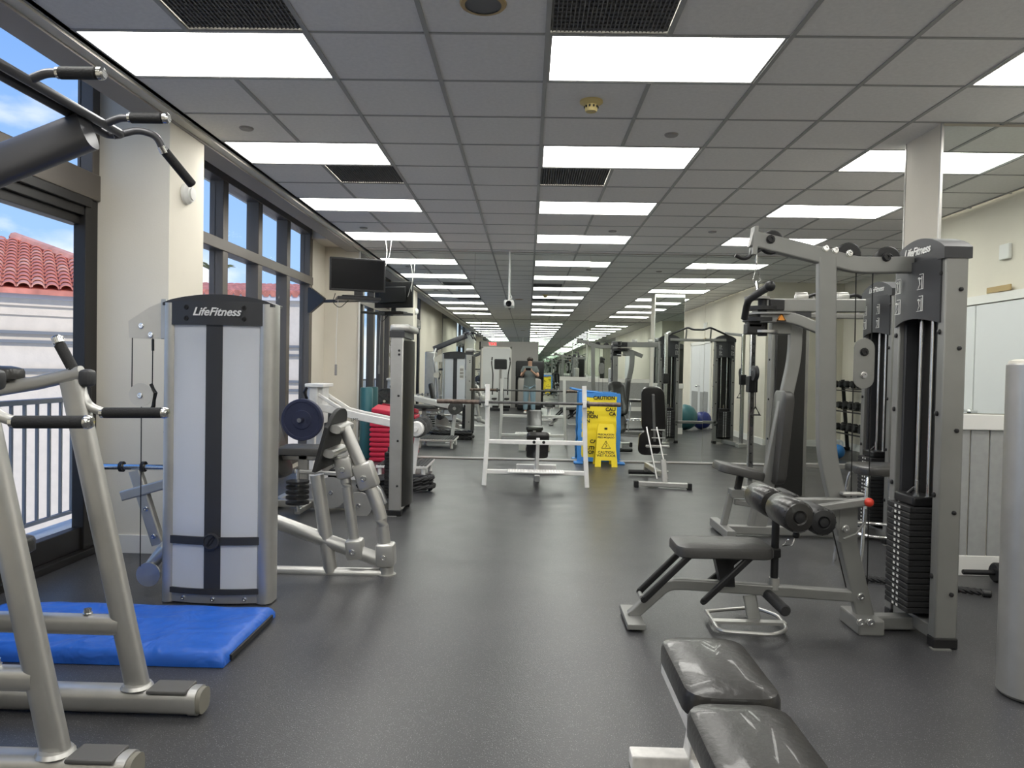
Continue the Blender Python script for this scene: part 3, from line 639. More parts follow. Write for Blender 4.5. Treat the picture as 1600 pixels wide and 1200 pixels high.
# ---------------- assisted chin and dip machine
t = thing('chin_dip_machine', 'silver chin-up and dip machine with black grips at the left edge', 'gym machine', (-1.9, 2.48, 0))
for y in (2.24, 2.72):
    def D(u, v): q = at(u, v, y=2.72); return V((q.x, y, q.z))
    f_ = MB().oval([(-2.75, y, .052), (-1.24, y, .052)], .10, .095, Z_).build('base_tube', 'silver', t)
    MB().rbox((-1.40, y-.052, .088), (-1.25, y+.052, .104), .006).build('tread_cover', 'treadgrey', f_)
    MB().oval([(-1.245, y, .052), (-1.215, y, .052)], .106, .102, Z_).build('end_cap', 'silver', f_); MB().oval([(-1.216, y, .052), (-1.198, y, .052)], .094, .09, Z_).build('end_plug', 'plug', f_)
    MB().oval([(-1.455, y, .095), (-1.715, y, 1.25)], .088, .055, Y_).build('upright', 'silver', t)
    MB().lathe([(.058, 0), (.05, .012), (.03, .014)], (-1.458, y, .098), Z_, 16).build('weld_collar', 'silver', t)
    MB().oval([(-1.52, y+.0, .33), (-2.6, y, .33)], .075, .06, Y_).build('side_tube', 'silver', t)
    bolts(t, [(-1.65, y, .367), (-1.86, y, .367), (-1.90, y, .367), (-2.1, y, .10)], Z_, .014, .022)
    a = MB().oval([D(-60, 618), D(60, 598), D(128, 582)], .052, .045, Y_).build('arm_tube', 'silver', t)
    MB().rbox(D(126, 604)+V((0, -.03, 0)), D(147, 577)+V((0, .03, 0)), .02, 3).build('arm_cap', 'charcoal', a)
    q = [D(112, 588), D(88, 526)]
    MB().cyl(D(117, 583), D(112, 575), .02).build('grip_collar', 'steel', a); MB().cyl(D(116, 580), D(93, 538), .0205, 14, .003).build('upright_grip', 'rubber', a); MB().cyl(D(93, 538), D(88, 525), .021, 14, .006).build('grip_end', 'steel', a)
    MB().tube([D(118, 588), D(138, 636), D(165, 645)], .017, 12, .06).build('handle_tube', 'silver', a)
    MB().cyl(D(158, 645), D(164, 645), .019).build('grip_collar', 'steel', a); MB().cyl(D(162, 645), D(254, 645), .0205, 14, .003).build('dip_grip', 'rubber', a)
    p = D(254, 645); MB().lathe([(.0, 0), (.021, 0), (.022, .012), (.016, .022), (0, .024)], p, X_, 16).build('grip_end', 'steel', a)
    MB().pad(D(-40, 602)+V((0, 0, .02)), X_, Y_, .34, .13, .05, .04).build('elbow_pad', 'vinyl', t)
    MB().tube([(-2.25, y, .35), (-2.30, y, 1.0), (-2.42, y, 1.6), (-2.36, 2.48+(y-2.48)*.6, 1.80)], .032, 12, .15).build('chin_support', 'silver', t)
MB().oval([(-2.42, 2.58, 1.79), (-1.90, 2.58, 2.015), (-1.575, 2.58, 2.145)], .135, .09, Y_).build('boom', 'backlitgrey', t)
lp = [(-1.635, 1.95, 2.20), (-1.635, 2.80, 2.20), (-1.575, 2.80, 2.20), (-1.575, 1.95, 2.20)]
MB().tube(fillet(lp, .03), .016, 10).build('chin_bar', 'backlitgrey', t)
MB().box((-1.63, 2.2, 2.207), (-1.58, 2.74, 2.213)).build('name_plate', 'bandgrey', t)
text('LifeFitness', .055, (-1.605, 2.45, 2.214), Y_, -X_, 'ink', t, shear=.35)
for y in (2.27, 2.68):
    MB().tube([(-1.58, y, 2.20), (-1.52, y, 2.225), (-1.48, y, 2.225)], .014, 10, .02).build('grip_stem', 'backlitgrey', t); MB().cyl((-1.485, y, 2.225), (-1.475, y, 2.225), .018).build('grip_collar', 'steel', t)
    MB().cyl((-1.478, y, 2.225), (-1.36, y, 2.225), .0195, 14, .003).build('neutral_grip', 'rubber', t); MB().cyl((-1.36, y, 2.225), (-1.335, y, 2.225), .0205, 14, .006).build('grip_end', 'steel', t)
for s, y in ((1, 2.78), (-1, 1.98)):
    MB().tube([(-1.60, y, 2.19), (-1.53, y+s*.05, 2.23), (-1.47, y+s*.07, 2.215), (-1.455, y+s*.09, 2.17)], .014, 10, .03).build('wide_stem', 'backlitgrey', t)
    MB().cyl((-1.458, y+s*.087, 2.178), (-1.45, y+s*.098, 2.155), .018).build('grip_collar', 'steel', t); MB().cyl((-1.452, y+s*.095, 2.165), (-1.385, y+s*.20, 2.055), .0185, 14, .004).build('wide_grip', 'rubber', t)
MB().rbox((-2.62, 2.22, .1), (-2.36, 2.74, 1.72), .03).build('weight_housing', 'silver', t); MB().rbox((-2.36, 2.3, .3), (-2.345, 2.66, 1.55), .005).build('front_shroud', 'frost', t)
MB().oval([(-2.5, 2.2, .052), (-2.5, 2.76, .052)], .08, .08, Z_).build('cross_tube', 'silver', t)
MB().pad((-1.98, 2.48, .62), X_, Y_, .36, .42, .06, .06).build('knee_pad', 'vinyl', t); MB().bar([(-2.36, 2.48, .58), (-1.85, 2.48, .6)], .05, .06, Z_).build('knee_lever', 'silver', t)
# ---------------- blue exercise mat
t = thing('exercise_mat', 'wrinkled blue vinyl floor mat in front of the frosted weight tower', 'mat', (-2.0, 3.45, 0))
from mathutils import noise as NZ
mb = MB(); nx, ny = 110, 52; X0, X1, Y0, Y1 = -2.72, -1.30, 3.13, 3.79; vs = []; fs = []
def mz(x, y):
    e_ = min(x-X0, X1-x, y-Y0, Y1-y); q = V((x*2.2+.6*y, y*5.0-1.1*x, 0))
    w_ = NZ.noise(q*1.3); w2 = NZ.noise(q*2.9+V((7, 1, 0)))
    z = .056 + .016*(1-abs(w_)*2.4)*max(0, min(1, e_*12)) + .004*(1-abs(w2)*2)*min(1, e_*12)
    return max(.012, z - .030*max(0, 1-e_/.03)**2)
for j in range(ny+1):
    for i in range(nx+1):
        x, y = X0+(X1-X0)*i/nx, Y0+(Y1-Y0)*j/ny; vs.append((x, y, mz(x, y)))
for j in range(ny):
    for i in range(nx): a = j*(nx+1)+i; fs.append((a, a+1, a+nx+2, a+nx+1))
rim = [i for i in range(nx+1)] + [j*(nx+1)+nx for j in range(1, ny+1)] + [ny*(nx+1)+i for i in range(nx-1, -1, -1)] + [j*(nx+1) for j in range(ny-1, 0, -1)]
b0 = len(vs); vs += [(vs[i][0], vs[i][1], .002) for i in rim]
for k in range(len(rim)): k2 = (k+1) % len(rim); fs.append((rim[k], b0+k, b0+k2, rim[k2]))
fs.append(tuple(b0+k for k in range(len(rim))))
mb.add(vs, fs).build('cover', 'bluemat', t, ang=70)
MB().rbox((-1.302, 3.20, .008), (-1.290, 3.73, .034), .003).build('hook_strip', 'black', t)
# ---------------- leg press with frosted tower
YT = 3.96
t = thing('leg_press_machine', 'silver leg press machine with frosted weight tower by the windows', 'gym machine', (-1.69, 4.2, 0))
def F(u, v, y=YT): return at(u, v, y=y)
xa, xb, xc, xd = -2.0, -1.935, -1.475, -1.395
for x0, x1 in ((xa, xb), (xc, xd)): MB().oval([((x0+x1)/2, YT+.075, .008), ((x0+x1)/2, YT+.075, 1.655)], x1-x0+.012, .15, Y_, 20).build('side_post', 'silver', t)
def arcp(x0, x1, y0, b, z0, z1, th=.006, n=12, ob=None):
    """vertical panel bulging towards -y by b"""
    mb = MB(); vs = []
    for k in range(n+1):
        x = x0+(x1-x0)*k/n; s = (x-(xa+xd)/2)/((xd-xa)/2); y = y0-b*(1-s*s)
        vs += [(x, y, z0), (x, y, z1), (x, y+th, z1), (x, y+th, z0)]
    fs = [(0, 1, 2, 3), (n*4, n*4+1, n*4+2, n*4+3)]
    for k in range(n):
        for j in range(4): fs.append((k*4+j, k*4+(j+1) % 4, k*4+4+(j+1) % 4, k*4+4+j))
    return mb.add(vs, fs)
for y0, b_ in ((YT+.03, .045), (YT+.145, -.035)):
    arcp(xb-.01, -1.747, y0, b_, .09, 1.56).build('frosted_panel', 'frost', t); arcp(-1.662, xc+.01, y0, b_, .09, 1.56).build('frosted_panel', 'frost', t)
    q = -1 if b_ > 0 else 1
    arcp(-1.75, -1.66, y0+q*.004, b_, .08, 1.58, .008, 4).build('centre_strip', 'charcoal', t)
    cp_ = arcp(xb-.035, xc+.035, y0+q*.014, b_, 1.535, 1.665, .012).build('top_band', 'charcoal', t)
    arcp(xb-.02, xc+.02, y0+q*.012, b_, .335, .378, .012).build('cross_band', 'charcoal', t); arcp(xb-.02, xc+.02, y0+q*.012, b_, .062, .092, .012).build('bottom_band', 'charcoal', t)
    arcp(xb-.01, xc+.01, y0+q*.002, b_, .012, .062, .008).build('kick_plate', 'silver', t)
    if q < 0:
        text('LifeFitness', .062, (-1.69, y0-.062, 1.605), X_, Z_, 'label', cp_, shear=.35, bold=.0012)
        bolts(t, [(-1.86, y0-.045, 1.63), (-1.86, y0-.045, 1.57), (-1.545, y0-.045, 1.63), (-1.545, y0-.045, 1.57)], -Y_, .011, .008, 'ink')
        bolts(t, [(-1.87, y0-.03, .035), (-1.70, y0-.046, .035), (-1.53, y0-.03, .035)], -Y_, .01, .01)
        em = MB().lathe([(.046, 0), (.046, .012), (.038, .014), (.036, .008), (0, .008)], (-1.705, y0-.058, .357), -Y_, 26).build('emblem', 'charcoal', t)
        MB().tube([(-1.725, y0-.068, .335), (-1.712, y0-.068, .365), (-1.69, y0-.068, .385)], .004, 6).tube([(-1.72, y0-.068, .33), (-1.70, y0-.068, .35), (-1.685, y0-.068, .38)], .004, 6).build('emblem_mark', 'ink', em)
    else:
        pl = MB().box((-1.60, y0+.038, 1.05), (-1.50, y0+.042, 1.38)).build('instruction_placard', 'label', t)
        for zz in (1.09, 1.17, 1.25): MB().rbox((-1.59, y0+.042, zz), (-1.51, y0+.044, zz+.06), .002).build('diagram', 'bandgrey', pl)
n = 14; arch = [(xa-.003, 1.64)] + [(xa-.003+(xd-xa+.006)*k/n, 1.655+.05*math.sin(PI*k/n)**.7) for k in range(n+1)] + [(xd+.003, 1.64)]
MB().prism(arch, (0, YT+.08, 0), X_, Z_, .15).build('top_cap', 'charcoal', t)
for x in (-1.84, -1.58): MB().cyl((x, YT+.085, .09), (x, YT+.085, 1.55), .013).build('guide_rod', 'steel', t)
MB().rbox((-1.88, YT+.05, 1.42), (-1.54, YT+.12, 1.5), .01).build('upper_bracket', 'black', t)
for k in range(11): MB().rbox((-1.89, YT+.05, .08+k*.031), (-1.53, YT+.125, .108+k*.031), .003, 1).build('weight_plate', 'black', t)
# cable bracket and pulleys at the left
yb_ = YT+.06
def B(u, v, y=yb_): return at(u, v, y=y)
c0 = B(232, 500)
def poly(pts, y): return [((at(u, v, y=y)-c0).x, (at(u, v, y=y)-c0).z) for u, v in pts]
for dy in (-.02, .02): MB().prism(poly([(205, 528), (204, 502), (238, 480), (258, 472), (258, 529)], yb_), c0+Y_*dy, X_, Z_, .005).build('pulley_bracket', 'bracket', t)
MB().rbox(B(255, 530)+V((0, -.03, 0)), B(262, 468)+V((.01, .03, 0)), .004).build('bracket_flange', 'silver', t)
bolts(t, [B(221, 509, yb_-.024), B(236, 523, yb_-.024)], -Y_, .012, .01)
pulley(t, B(222, 512), .05)
cable(t, [B(207, 515), B(206, 605)]); cable(t, [B(239, 528), B(238, 600)]); MB().cyl(B(239, 530), B(239, 548), .007).build('cable_end', 'blackmetal', t)
for dy in (-.018, .018): MB().prism(disc2(.066, 24), B(220, 617, yb_+dy), X_, Z_, .005).build('floating_pulley_cheek', 'bracket', t)
pulley(t, B(220, 617), .055); bolts(t, [B(219, 618, yb_-.021)], -Y_, .012, .01)
MB().tube([B(236, 600), B(243, 614), B(240, 634), B(234, 645)], .011, 8).build('cable_guard', 'black', t)
cable(t, [B(221, 630), B(219, 885)])
for dy, m_ in ((-.025, 'silver'), (.0, 'black'), (.03, 'silver')): MB().lathe([(0, 0), (.068, 0), (.068, .012), (0, .012)], B(231, 898, YT+.12+dy), Y_, 26).build('base_pulley', m_, t)
MB().tube([B(228, 895, 4.1), B(252, 862, 4.1), B(262, 850, 4.3)], .035, 12).build('base_elbow', 'silver', t)
yl2 = 4.35
MB().cyl(B(156, 729, yl2), B(262, 730, yl2), .018).build('side_handle', 'steel', t)
for u in (188, 222): MB().lathe([(.02, 0), (.032, 0), (.032, .02), (.02, .02)], B(u, 729, yl2), X_, 16).build('handle_ring', 'black', t)
MB().bar([B(212, 735, yl2), B(248, 850, yl2)], .07, .05, Y_).build('handle_post', 'silver', t); MB().bar([B(194, 774, yl2), B(262, 755, yl2)], .06, .08, Y_).build('seat_frame', 'silver', t)
bolts(t, [B(228, 795, yl2-.03), B(240, 838, yl2-.03)], -Y_, .012, .012)
# linkage and foot plate at the right
yp = 4.62
def G(u, v, y=yp): return at(u, v, y=y)
MB().tube([G(300, 890), G(606, 897)], .038, 14).build('floor_tube', 'silver', t)
MB().tube([G(424, 812), G(520, 848), G(607, 880)], .045, 14).build('rising_tube', 'silver', t)
MB().tube([G(495, 742), G(517, 893)], .044, 14).build('front_post', 'silver', t)
MB().tube([G(538, 668), G(575, 752), G(596, 805), G(604, 880)], .040, 14, .12).build('outer_link', 'silver', t)
MB().tube([G(527, 715), G(540, 745), G(556, 862)], .034, 14, .1).build('inner_link', 'silver', t)
MB().tube([G(535, 730), G(570, 737)], .034, 12).build('cross_link', 'silver', t)
for u, v, w_, h_, a in ((572, 743, .13, .17, -.35), (539, 730, .11, .14, -.2), (555, 857, .11, .13, -.1), (603, 866, .12, .15, -.05)):
    R = Mx.Rotation(a, 3, 'Y'); c = G(u, v); MB().rbox(c-V((w_/2, .055, h_/2)), c+V((w_/2, .055, h_/2)), .022, 3, R).build('link_bracket', 'silver', t)
    bolts(t, [c+V((-.005, -.056, -.01))], -Y_, .016, .012)
MB().cyl(G(604, 885), G(604, 905), .045).build('foot_post', 'silver', t); MB().lathe([(0, 0), (.06, 0), (.06, .008), (0, .008)], V((G(604, 905).x, yp, 0)), Z_, 18).build('floor_flange', 'silver', t)
pa, pb = G(490, 738, 4.42), G(517, 641, 4.42); dv = (pb-pa); Lp = dv.length
out = [(0, 0), (.0, Lp*.72)] + [(.03+.18*(1-math.cos(PI*k/16)), Lp*(.72+.28*math.sin(PI*k/16))) for k in range(1, 9)] + [(.25+.20*math.sin(PI*k/16), Lp*(.72+.28*math.cos(PI*k/16))) for k in range(1, 9)] + [(.46, 0)]
MB().prism(out, pa, Y_, dv, .022).build('foot_plate', 'rubber', t)
for f1 in (.28, .68):
    c = pa + dv*f1 + V((.045, 0, 0)); MB().bar([c+Y_*.06, c+Y_*.40], .07, .05, dv.normalized(), 0, .02).build('plate_rail', 'silver', t)
    for k in range(2): MB().rbox(c+V((-.05, .12+k*.16, -.02)), c+V((-.02, .2+k*.16, .02)), .004).build('plate_clip', 'black', t)
MB().pad((-1.95, 4.62, .42), X_, Y_, .40, .40, .07, .06).build('seat_pad', 'vinyl', t); MB().pad((-2.13, 4.62, .72), V((-.2, 0, .95)), Y_, .5, .38, .07, .08).build('back_pad', 'vinyl', t)
MB().bar([(-2.15, 4.62, .06), (-2.15, 4.62, .4), (-1.9, 4.62, .4)], .07, .06, Y_).build('seat_support', 'silver', t)
MB().bar([(-2.25, 4.62, .05), (-1.75, 4.62, .05)], .07, .07).build('base_beam', 'silver', t); MB().bar([(-1.7, 4.05, .05), (-1.7, 4.62, .05)], .07, .07).build('tower_tie', 'silver', t)
# ---------------- leg curl machine with black tower
t = thing('leg_curl_machine', 'seated leg machine with tall black-sided silver tower, left of the aisle', 'gym machine', (-1.14, 6.69, 0))
stack_tower(t, (-1.155, 6.69, 0), 1.715, .46, 0, 14, 'silver', lettered=False)
sh = MB(); pr = [(.055*(1-(2*k/10-1)**2)+.0, -.225+.45*k/10) for k in range(11)]
sh.prism([(x, y) for x, y in pr] + [(-.005, .225), (-.005, -.225)], (-1.095, 6.69, .82), X_, Y_, 1.48).build('bulged_shroud', 'shroud', t)
MB().rbox((-1.22, 6.43, 1.64), (-1.04, 6.95, 1.70), .02, 3).build('cap_band', 'silver', t)
MB().bar([(-1.2, 6.69, .05), (-2.35, 6.69, .05)], .08, .07).build('base_beam', 'silver', t); MB().bar([(-2.3, 6.35, .05), (-2.3, 7.0, .05)], .07, .07).build('rear_foot', 'silver', t)
MB().tube([(-1.25, 6.5, .1), (-1.32, 6.5, .26), (-1.5, 6.5, .30)], .032, 10, .1).build('curved_brace', 'silver', t)
MB().bar([(-2.05, 6.69, .05), (-2.05, 6.69, .5)], .09, .06, Y_).build('seat_post', 'silver', t); MB().bar([(-2.3, 6.69, .48), (-1.75, 6.69, .48)], .06, .06).build('seat_rail', 'silver', t)
MB().pad((-2.02, 6.69, .51), X_, Y_, .50, .40, .07, .08).build('seat_pad', 'greyvinyl', t); MB().pad((-2.28, 6.69, .6), V((-.3, 0, .95)), Y_, .62, .38, .07, .1).build('back_pad', 'greyvinyl', t)
for u, v, y, r in ((517, 770, 6.42, .14), (560, 790, 6.42, .12)):
    c = at(u, v, y=y); MB().lathe([(0, 0), (r, 0), (r, .012), (0, .012)], c, Y_, 28).build('cam_disc', 'silver', t); bolts(t, [c], -Y_, .016, .012)
MB().bar([at(505, 775, y=6.5), at(600, 795, y=6.5)], .05, .05, Y_).build('cam_beam', 'silver', t)
roller(t, -1.72, 6.5, 6.88, .35, .06, 'black'); MB().bar([(-1.72, 6.69, .35), (-1.8, 6.69, .48)], .04, .04, Y_).build('roller_arm', 'silver', t)
for k in range(5): MB().lathe([(0, 0), (.10, 0), (.10, .02), (0, .02)], (-1.98, 6.30, .12+k*.045), Z_, 18).build('counterweight_disc', 'black', t)
MB().cyl((-1.98, 6.30, .05), (-1.98, 6.30, .42), .015).build('counterweight_rod', 'steel', t); MB().bar([(-1.98, 6.30, .05), (-1.98, 6.69, .05)], .05, .05).build('counterweight_tie', 'silver', t)
MB().bar([(-2.05, 6.45, .38), (-1.55, 6.45, .36)], .035, .04, Y_).build('range_lever', 'silver', t); MB().ball((-1.6, 6.42, .36), .022).build('lever_knob', 'brass', t)
# ---------------- white plate-loaded row machine
t = thing('plate_loaded_row_machine', 'white plate-loaded rowing machine beside the mirror and windows', 'gym machine', (-1.9, 8.4, 0))
for y in (8.12, 8.42):
    MB().bar([(-2.42, y, .03), (-2.38, y, 1.10)], .09, .06, Y_).build('upright', 'white', t)
    MB().rbox((-2.5, y-.05, 0), (-2.3, y+.05, .02), .004).build('floor_pad', 'white', t)
    MB().bar([(-2.33, y+.04, .86), (-1.9, y+.06, .76), (-1.24, y+.12, .63)], .085, .045, Y_).build('lever_arm', 'white', t)
    MB().bar([(-2.34, y+.02, 1.0), (-2.0, y+.05, .78)], .04, .03, Y_).build('lever_brace', 'white', t)
MB().rbox((-2.47, 8.06, 1.08), (-2.26, 8.48, 1.12), .008).build('top_plate', 'white', t); MB().prism([(-.1, -.4), (.08, -.4), (.09, .02), (-.08, .02)], (-2.38, 8.27, 1.07), X_, Z_, .26).build('housing', 'white', t)
MB().cyl((-2.44, 7.78, .73), (-2.44, 8.78, .73), .024).build('storage_peg', 'steel', t); MB().tube([(-2.44, 8.05, .95), (-2.46, 8.02, 1.03), (-2.43, 8.02, 1.08)], .016, 8).build('hook', 'blackmetal', t)
text('LMS', .05, at(554, 656, y=8.10), X_, Z_, 'ink', t)
MB().cyl((-1.24, 8.10, .63), (-1.24, 8.75, .63), .028).build('loading_bar', 'white', t)
for y in (8.14, 8.62): MB().lathe([(.03, 0), (.075, 0), (.085, .01), (.085, .10), (.06, .13), (.03, .13)], (-1.24, y, .63), Y_, 22).build('white_sleeve', 'white', t)
for y in (8.28, 8.60, 8.75): MB().lathe([(.03, 0), (.11, 0), (.11, .015), (.03, .015)], (-1.24, y, .63), Y_, 22).build('sleeve_disc', 'iron', t)
MB().bar([(-1.25, 8.42, .6), (-1.32, 8.42, .0)], .06, .05, Y_).build('front_leg', 'white', t); MB().rbox((-1.42, 8.36, 0), (-1.22, 8.48, .015), .003).build('leg_foot', 'white', t)
MB().bar([(-2.4, 8.27, .05), (-1.35, 8.4, .05)], .06, .06).build('base_beam', 'white', t)
o = MB().lathe([(.026, 0), (.05, -.006), (.1, -.006), (.105, .0), (.19, .0), (.195, -.008), (.222, -.008), (.228, .0), (.228, .05), (.026, .05)], (-2.44, 7.88, .73), Y_, 36).build('bumper_plate', 'plateblue'); tag(o, 'dark blue rubber weight plate facing the camera on a white machine', 'weight plate')
t = thing('iron_plate', 'grey ribbed iron weight plate on the mirror side of the white machine', 'weight plate', (-2.44, 8.62, .73))
MB().lathe([(.026, 0), (.21, 0), (.222, .006), (.222, .034), (.205, .036), (.2, .026), (.07, .026), (.065, .036), (.026, .036)], (-2.44, 8.60, .73), Y_, 32).build('body', 'iron', t)
for k in range(6):
    a = PI*k/3+.3; q = V((math.cos(a), 0, math.sin(a))); MB().tube([V((-2.44, 8.63, .73))+q*.06, V((-2.44, 8.63, .73))+q*.2], .008, 6).build('rib', 'iron', t)
t = thing('step_platform', 'low white platform with black ribbed rubber top near the rope', 'platform', (-1.45, 8.9, 0))
MB().rbox((-1.78, 8.62, .12), (-1.17, 9.35, .15), .005).build('deck', 'white', t)
for k in range(14): MB().rbox((-1.765+k*.0425, 8.63, .15), (-1.765+k*.0425+.036, 9.34, .158), .002, 1).build('rubber_rib', 'rubber', t)
for x in (-1.74, -1.22):
    for y in (8.66, 9.30): MB().cyl((x, y, 0), (x, y, .125), .025).build('leg', 'white', t)
# ---------------- stack of red steps
for k in range(9):
    z = k*.068; t = thing('aerobic_step', f'red plastic aerobic step, {["bottom", "second", "third", "fourth", "fifth", "sixth", "seventh", "eighth", "top"][k]} of the stack at the mirror', 'aerobic step', (-1.9, 10.26, z), group='red aerobic steps')
    MB().rbox((-2.17, 10.05, z+.012), (-1.64, 10.48, z+.064), .014, 2).build('body', 'red', t); MB().rbox((-2.15, 10.07, z), (-1.66, 10.46, z+.014), .004).build('base_rim', 'red', t)
o = MB().rbox((-.25, -.2, -.03), (.25, .2, .03), .014).build('plastic_tray', 'red'); o.location = (-1.9, 10.26, .70); o.rotation_euler = (.1, .14, 0); tag(o, 'red plastic tray lying tilted on top of the red steps', 'tray')
o = MB().lathe([(0, 0), (.08, 0), (.09, .01), (.09, 1.0), (.08, 1.02), (.03, 1.02), (.03, .9)], (-2.30, 10.42, 0), n=20).build('rolled_mat', 'teal'); tag(o, 'dark teal rolled mat standing in the corner beside red steps', 'mat')
# ---------------- battle rope
t = thing('battle_rope', 'thick black battle rope coiled on the floor behind the black tower', 'rope', (-1.4, 7.75, 0))
pts = []
for k in range(150):
    a = k*.17; r = 1+.08*math.sin(a*.37); pts.append((-1.38+.36*r*math.cos(a)+.02*math.sin(a*1.3), 7.78+.17*r*math.sin(a), .028+.0009*k*.9+.008*math.sin(a*2.3)))
for ph in (0, PI*2/3, PI*4/3):
    q = []
    for k, p in enumerate(pts):
        p = V(p); a = k*1.1+ph; q.append(p + V((math.cos(k*.17)*math.cos(a)*.014, math.sin(k*.17)*math.cos(a)*.014, math.sin(a)*.014)))
    MB().tube(q, .0165, 6).build('strand', 'rubber', t)
# ---------------- television on wall arm
t = thing('wall_television', 'black flat television on a swing arm above the left corner', 'television', (-2.2, 9.33, 2.28))
A_, B_ = V((-2.52, 9.20, 2.28)), V((-1.86, 9.44, 2.28)); ex = (B_-A_).normalized(); en = ex.cross(Z_).normalized()
M = Mx((ex, -en, Z_)).transposed().to_4x4(); M.translation = A_; Wt = (B_-A_).length
MB(M).rbox((0, 0, 0), (Wt, .045, .42), .008).build('bezel', 'black', t); MB(M).rbox((.02, -.003, .025), (Wt-.02, .002, .40), .001, 1).build('screen', 'screen', t)
MB(M).rbox((.1, .045, .08), (Wt-.1, .085, .34), .02).build('rear_housing', 'black', t); MB(M).rbox((Wt/2-.04, .01, -.06), (Wt/2+.04, .04, .02), .006).build('stand_neck', 'black', t); MB(M).rbox((Wt/2-.2, -.08, -.075), (Wt/2+.2, .14, -.06), .01).build('stand_base', 'black', t)
MB(M).rbox((Wt/2-.26, -.12, -.12), (Wt/2+.28, .2, -.08), .006).build('tray', 'blackmetal', t)
MB().prism([(0, -.17), (0, .17), (.04, .17), (.30, .02), (.30, -.02), (.04, -.17)], (LX+.005, 9.85, 2.20), X_+Y_*-.6, Z_, .04).build('wall_bracket', 'blackmetal', t)
MB().bar([(LX+.25, 9.72, 2.18), (-2.2, 9.40, 2.17)], .04, .04).build('swing_arm', 'blackmetal', t)
MB().tube([(-2.45, 9.22, 2.24), (-2.48, 9.2, 2.12), (-2.40, 9.25, 2.05), (-2.3, 9.3, 2.16)], .005, 6, .05).build('power_lead', 'ink', t); MB().tube([(-2.42, 9.25, 2.2), (-2.44, 9.25, 1.7), (-2.44, 9.26, 1.25)], .004, 6).build('hanging_cord', 'label', t); MB().rbox((-2.455, 9.25, 1.2), (-2.425, 9.27, 1.34), .006).build('cord_handle', 'bandgrey', t)
MB().tube([(-1.9, 9.46, 2.5), (-1.86, 9.55, 2.8), (-1.9, 9.6, CE)], .005, 6, .1).tube([(-1.95, 9.47, 2.45), (-1.84, 9.58, 2.75), (-1.82, 9.62, CE)], .004, 6, .1).build('ceiling_lead', 'label', t)
# ---------------- security camera
p = V((-.285, 10.46, CE)); t = thing('security_camera', 'small white security camera hanging on a pole before the mirror', 'camera', p)
MB().lathe([(.05, 0), (.05, -.01), (.015, -.02)], p, n=18).build('ceiling_plate', 'label', t); MB().cyl(p, p-Z_*.72, .014).build('pole', 'label', t)
MB().rbox(p+V((-.07, -.07, -.80)), p+V((.07, .09, -.71)), .02, 3).build('body', 'label', t); MB().lathe([(.042, 0), (.042, .025), (.03, .03), (0, .02)], p+V((0, -.07, -.765)), -Y_, 20).build('lens', 'screen', t); MB().tube([p+V((.02, 0, -.70)), p+V((.04, 0, -.66)), p+V((.01, 0, -.62))], .006, 6).build('lead', 'label', t)
# ---------------- alarm strobe on the pilaster
p = at(290, 303, x=-2.485); t = thing('alarm_strobe', 'round white alarm fitting on the cream pilaster beside the windows', 'alarm', p)
MB().lathe([(.0, .0), (.075, 0), (.075, .02), (.062, .03), (.058, .045), (.04, .05), (0, .05)], p, X_, 26).build('housing', 'label', t); MB().lathe([(.045, .05), (.045, .058), (.03, .06), (0, .06)], p, X_, 20).build('lens', 'trimwhite', t)
# ---------------- bench press station
YB = 8.28
t = thing('bench_press_rack', 'white incline bench press rack standing before the mirror', 'bench press', (.12, 8.5, 0))
for us in (((762, 600), (761, 690), (756, 758)), ((913, 603), (914, 692), (917, 761))):
    a, b_, c = at(*us[0], y=8.34), at(*us[1], y=8.32), at(*us[2], y=8.27); c.z = .0
    MB().bar([a, b_, c], .05, .06, Y_).build('upright', 'white', t)
    MB().rbox((a.x-.02, 8.22, .905), (a.x+.02, 8.34, .925), .005).build('bar_hook', 'white', t); MB().rbox((a.x-.02, 8.215, .905), (a.x+.02, 8.23, .975), .004).build('hook_lip', 'white', t)
    for k in range(3): MB().lathe([(0, 0), (.008, 0), (.008, .003), (0, .003)], (a.x, 8.31, .65+k*.1), -Y_, 8).build('hole', 'ink', t)
xl, xr = at(761, 690, y=8.32).x, at(914, 692, y=8.32).x
MB().bar([(xl, 8.32, .495), (xr, 8.32, .495)], .05, .05).build('upper_crossbar', 'white', t); MB().bar([(xl, 8.30, .155), (xr, 8.30, .155)], .05, .05).build('lower_crossbar', 'white', t)
ft = MB().rbox((-.20, 8.06, .175), (.43, 8.28, .19), .003).build('spotter_plate', 'white', t)
g = MB()
for i in range(20):
    for j in range(6): g.tube([(-.185+i*.031, 8.08+j*.034, .1905), (-.17+i*.031, 8.095+j*.034 if (i+j) % 2 else 8.065+j*.034, .1905)], .003, 4)
g.build('tread_pattern', 'whitewear', ft, kind='stuff')
bolts(t, [(.09, 8.293, .5), (.20, 8.293, .5)], -Y_, .014, .012, 'ink')
MB().pad((.135, 8.595, .405), V((0, .852, -.524)), V((-1, 0, 0)), .62, .26, .06, .05).build('back_pad', 'vinyl', t)
MB().bar([(.135, 8.33, .53), (.135, 8.50, .30), (.135, 8.58, .08)], .05, .04, X_).build('spine', 'white', t); MB().bar([(.135, 8.30, .08), (.135, 9.35, .08)], .06, .06).build('base_beam', 'white', t)
MB().pad((.135, 9.05, .32), Y_, -X_, .36, .28, .06, .05).build('seat_pad', 'vinyl', t); MB().bar([(.135, 9.05, .32), (.135, 9.05, .08)], .05, .05, Y_).build('seat_post', 'white', t); MB().rbox((-.12, 9.30, .0), (.39, 9.37, .11), .006).build('front_foot', 'white', t)
t = thing('barbell', 'rusty steel barbell resting on the white bench press rack', 'barbell', (.03, 8.265, .945))
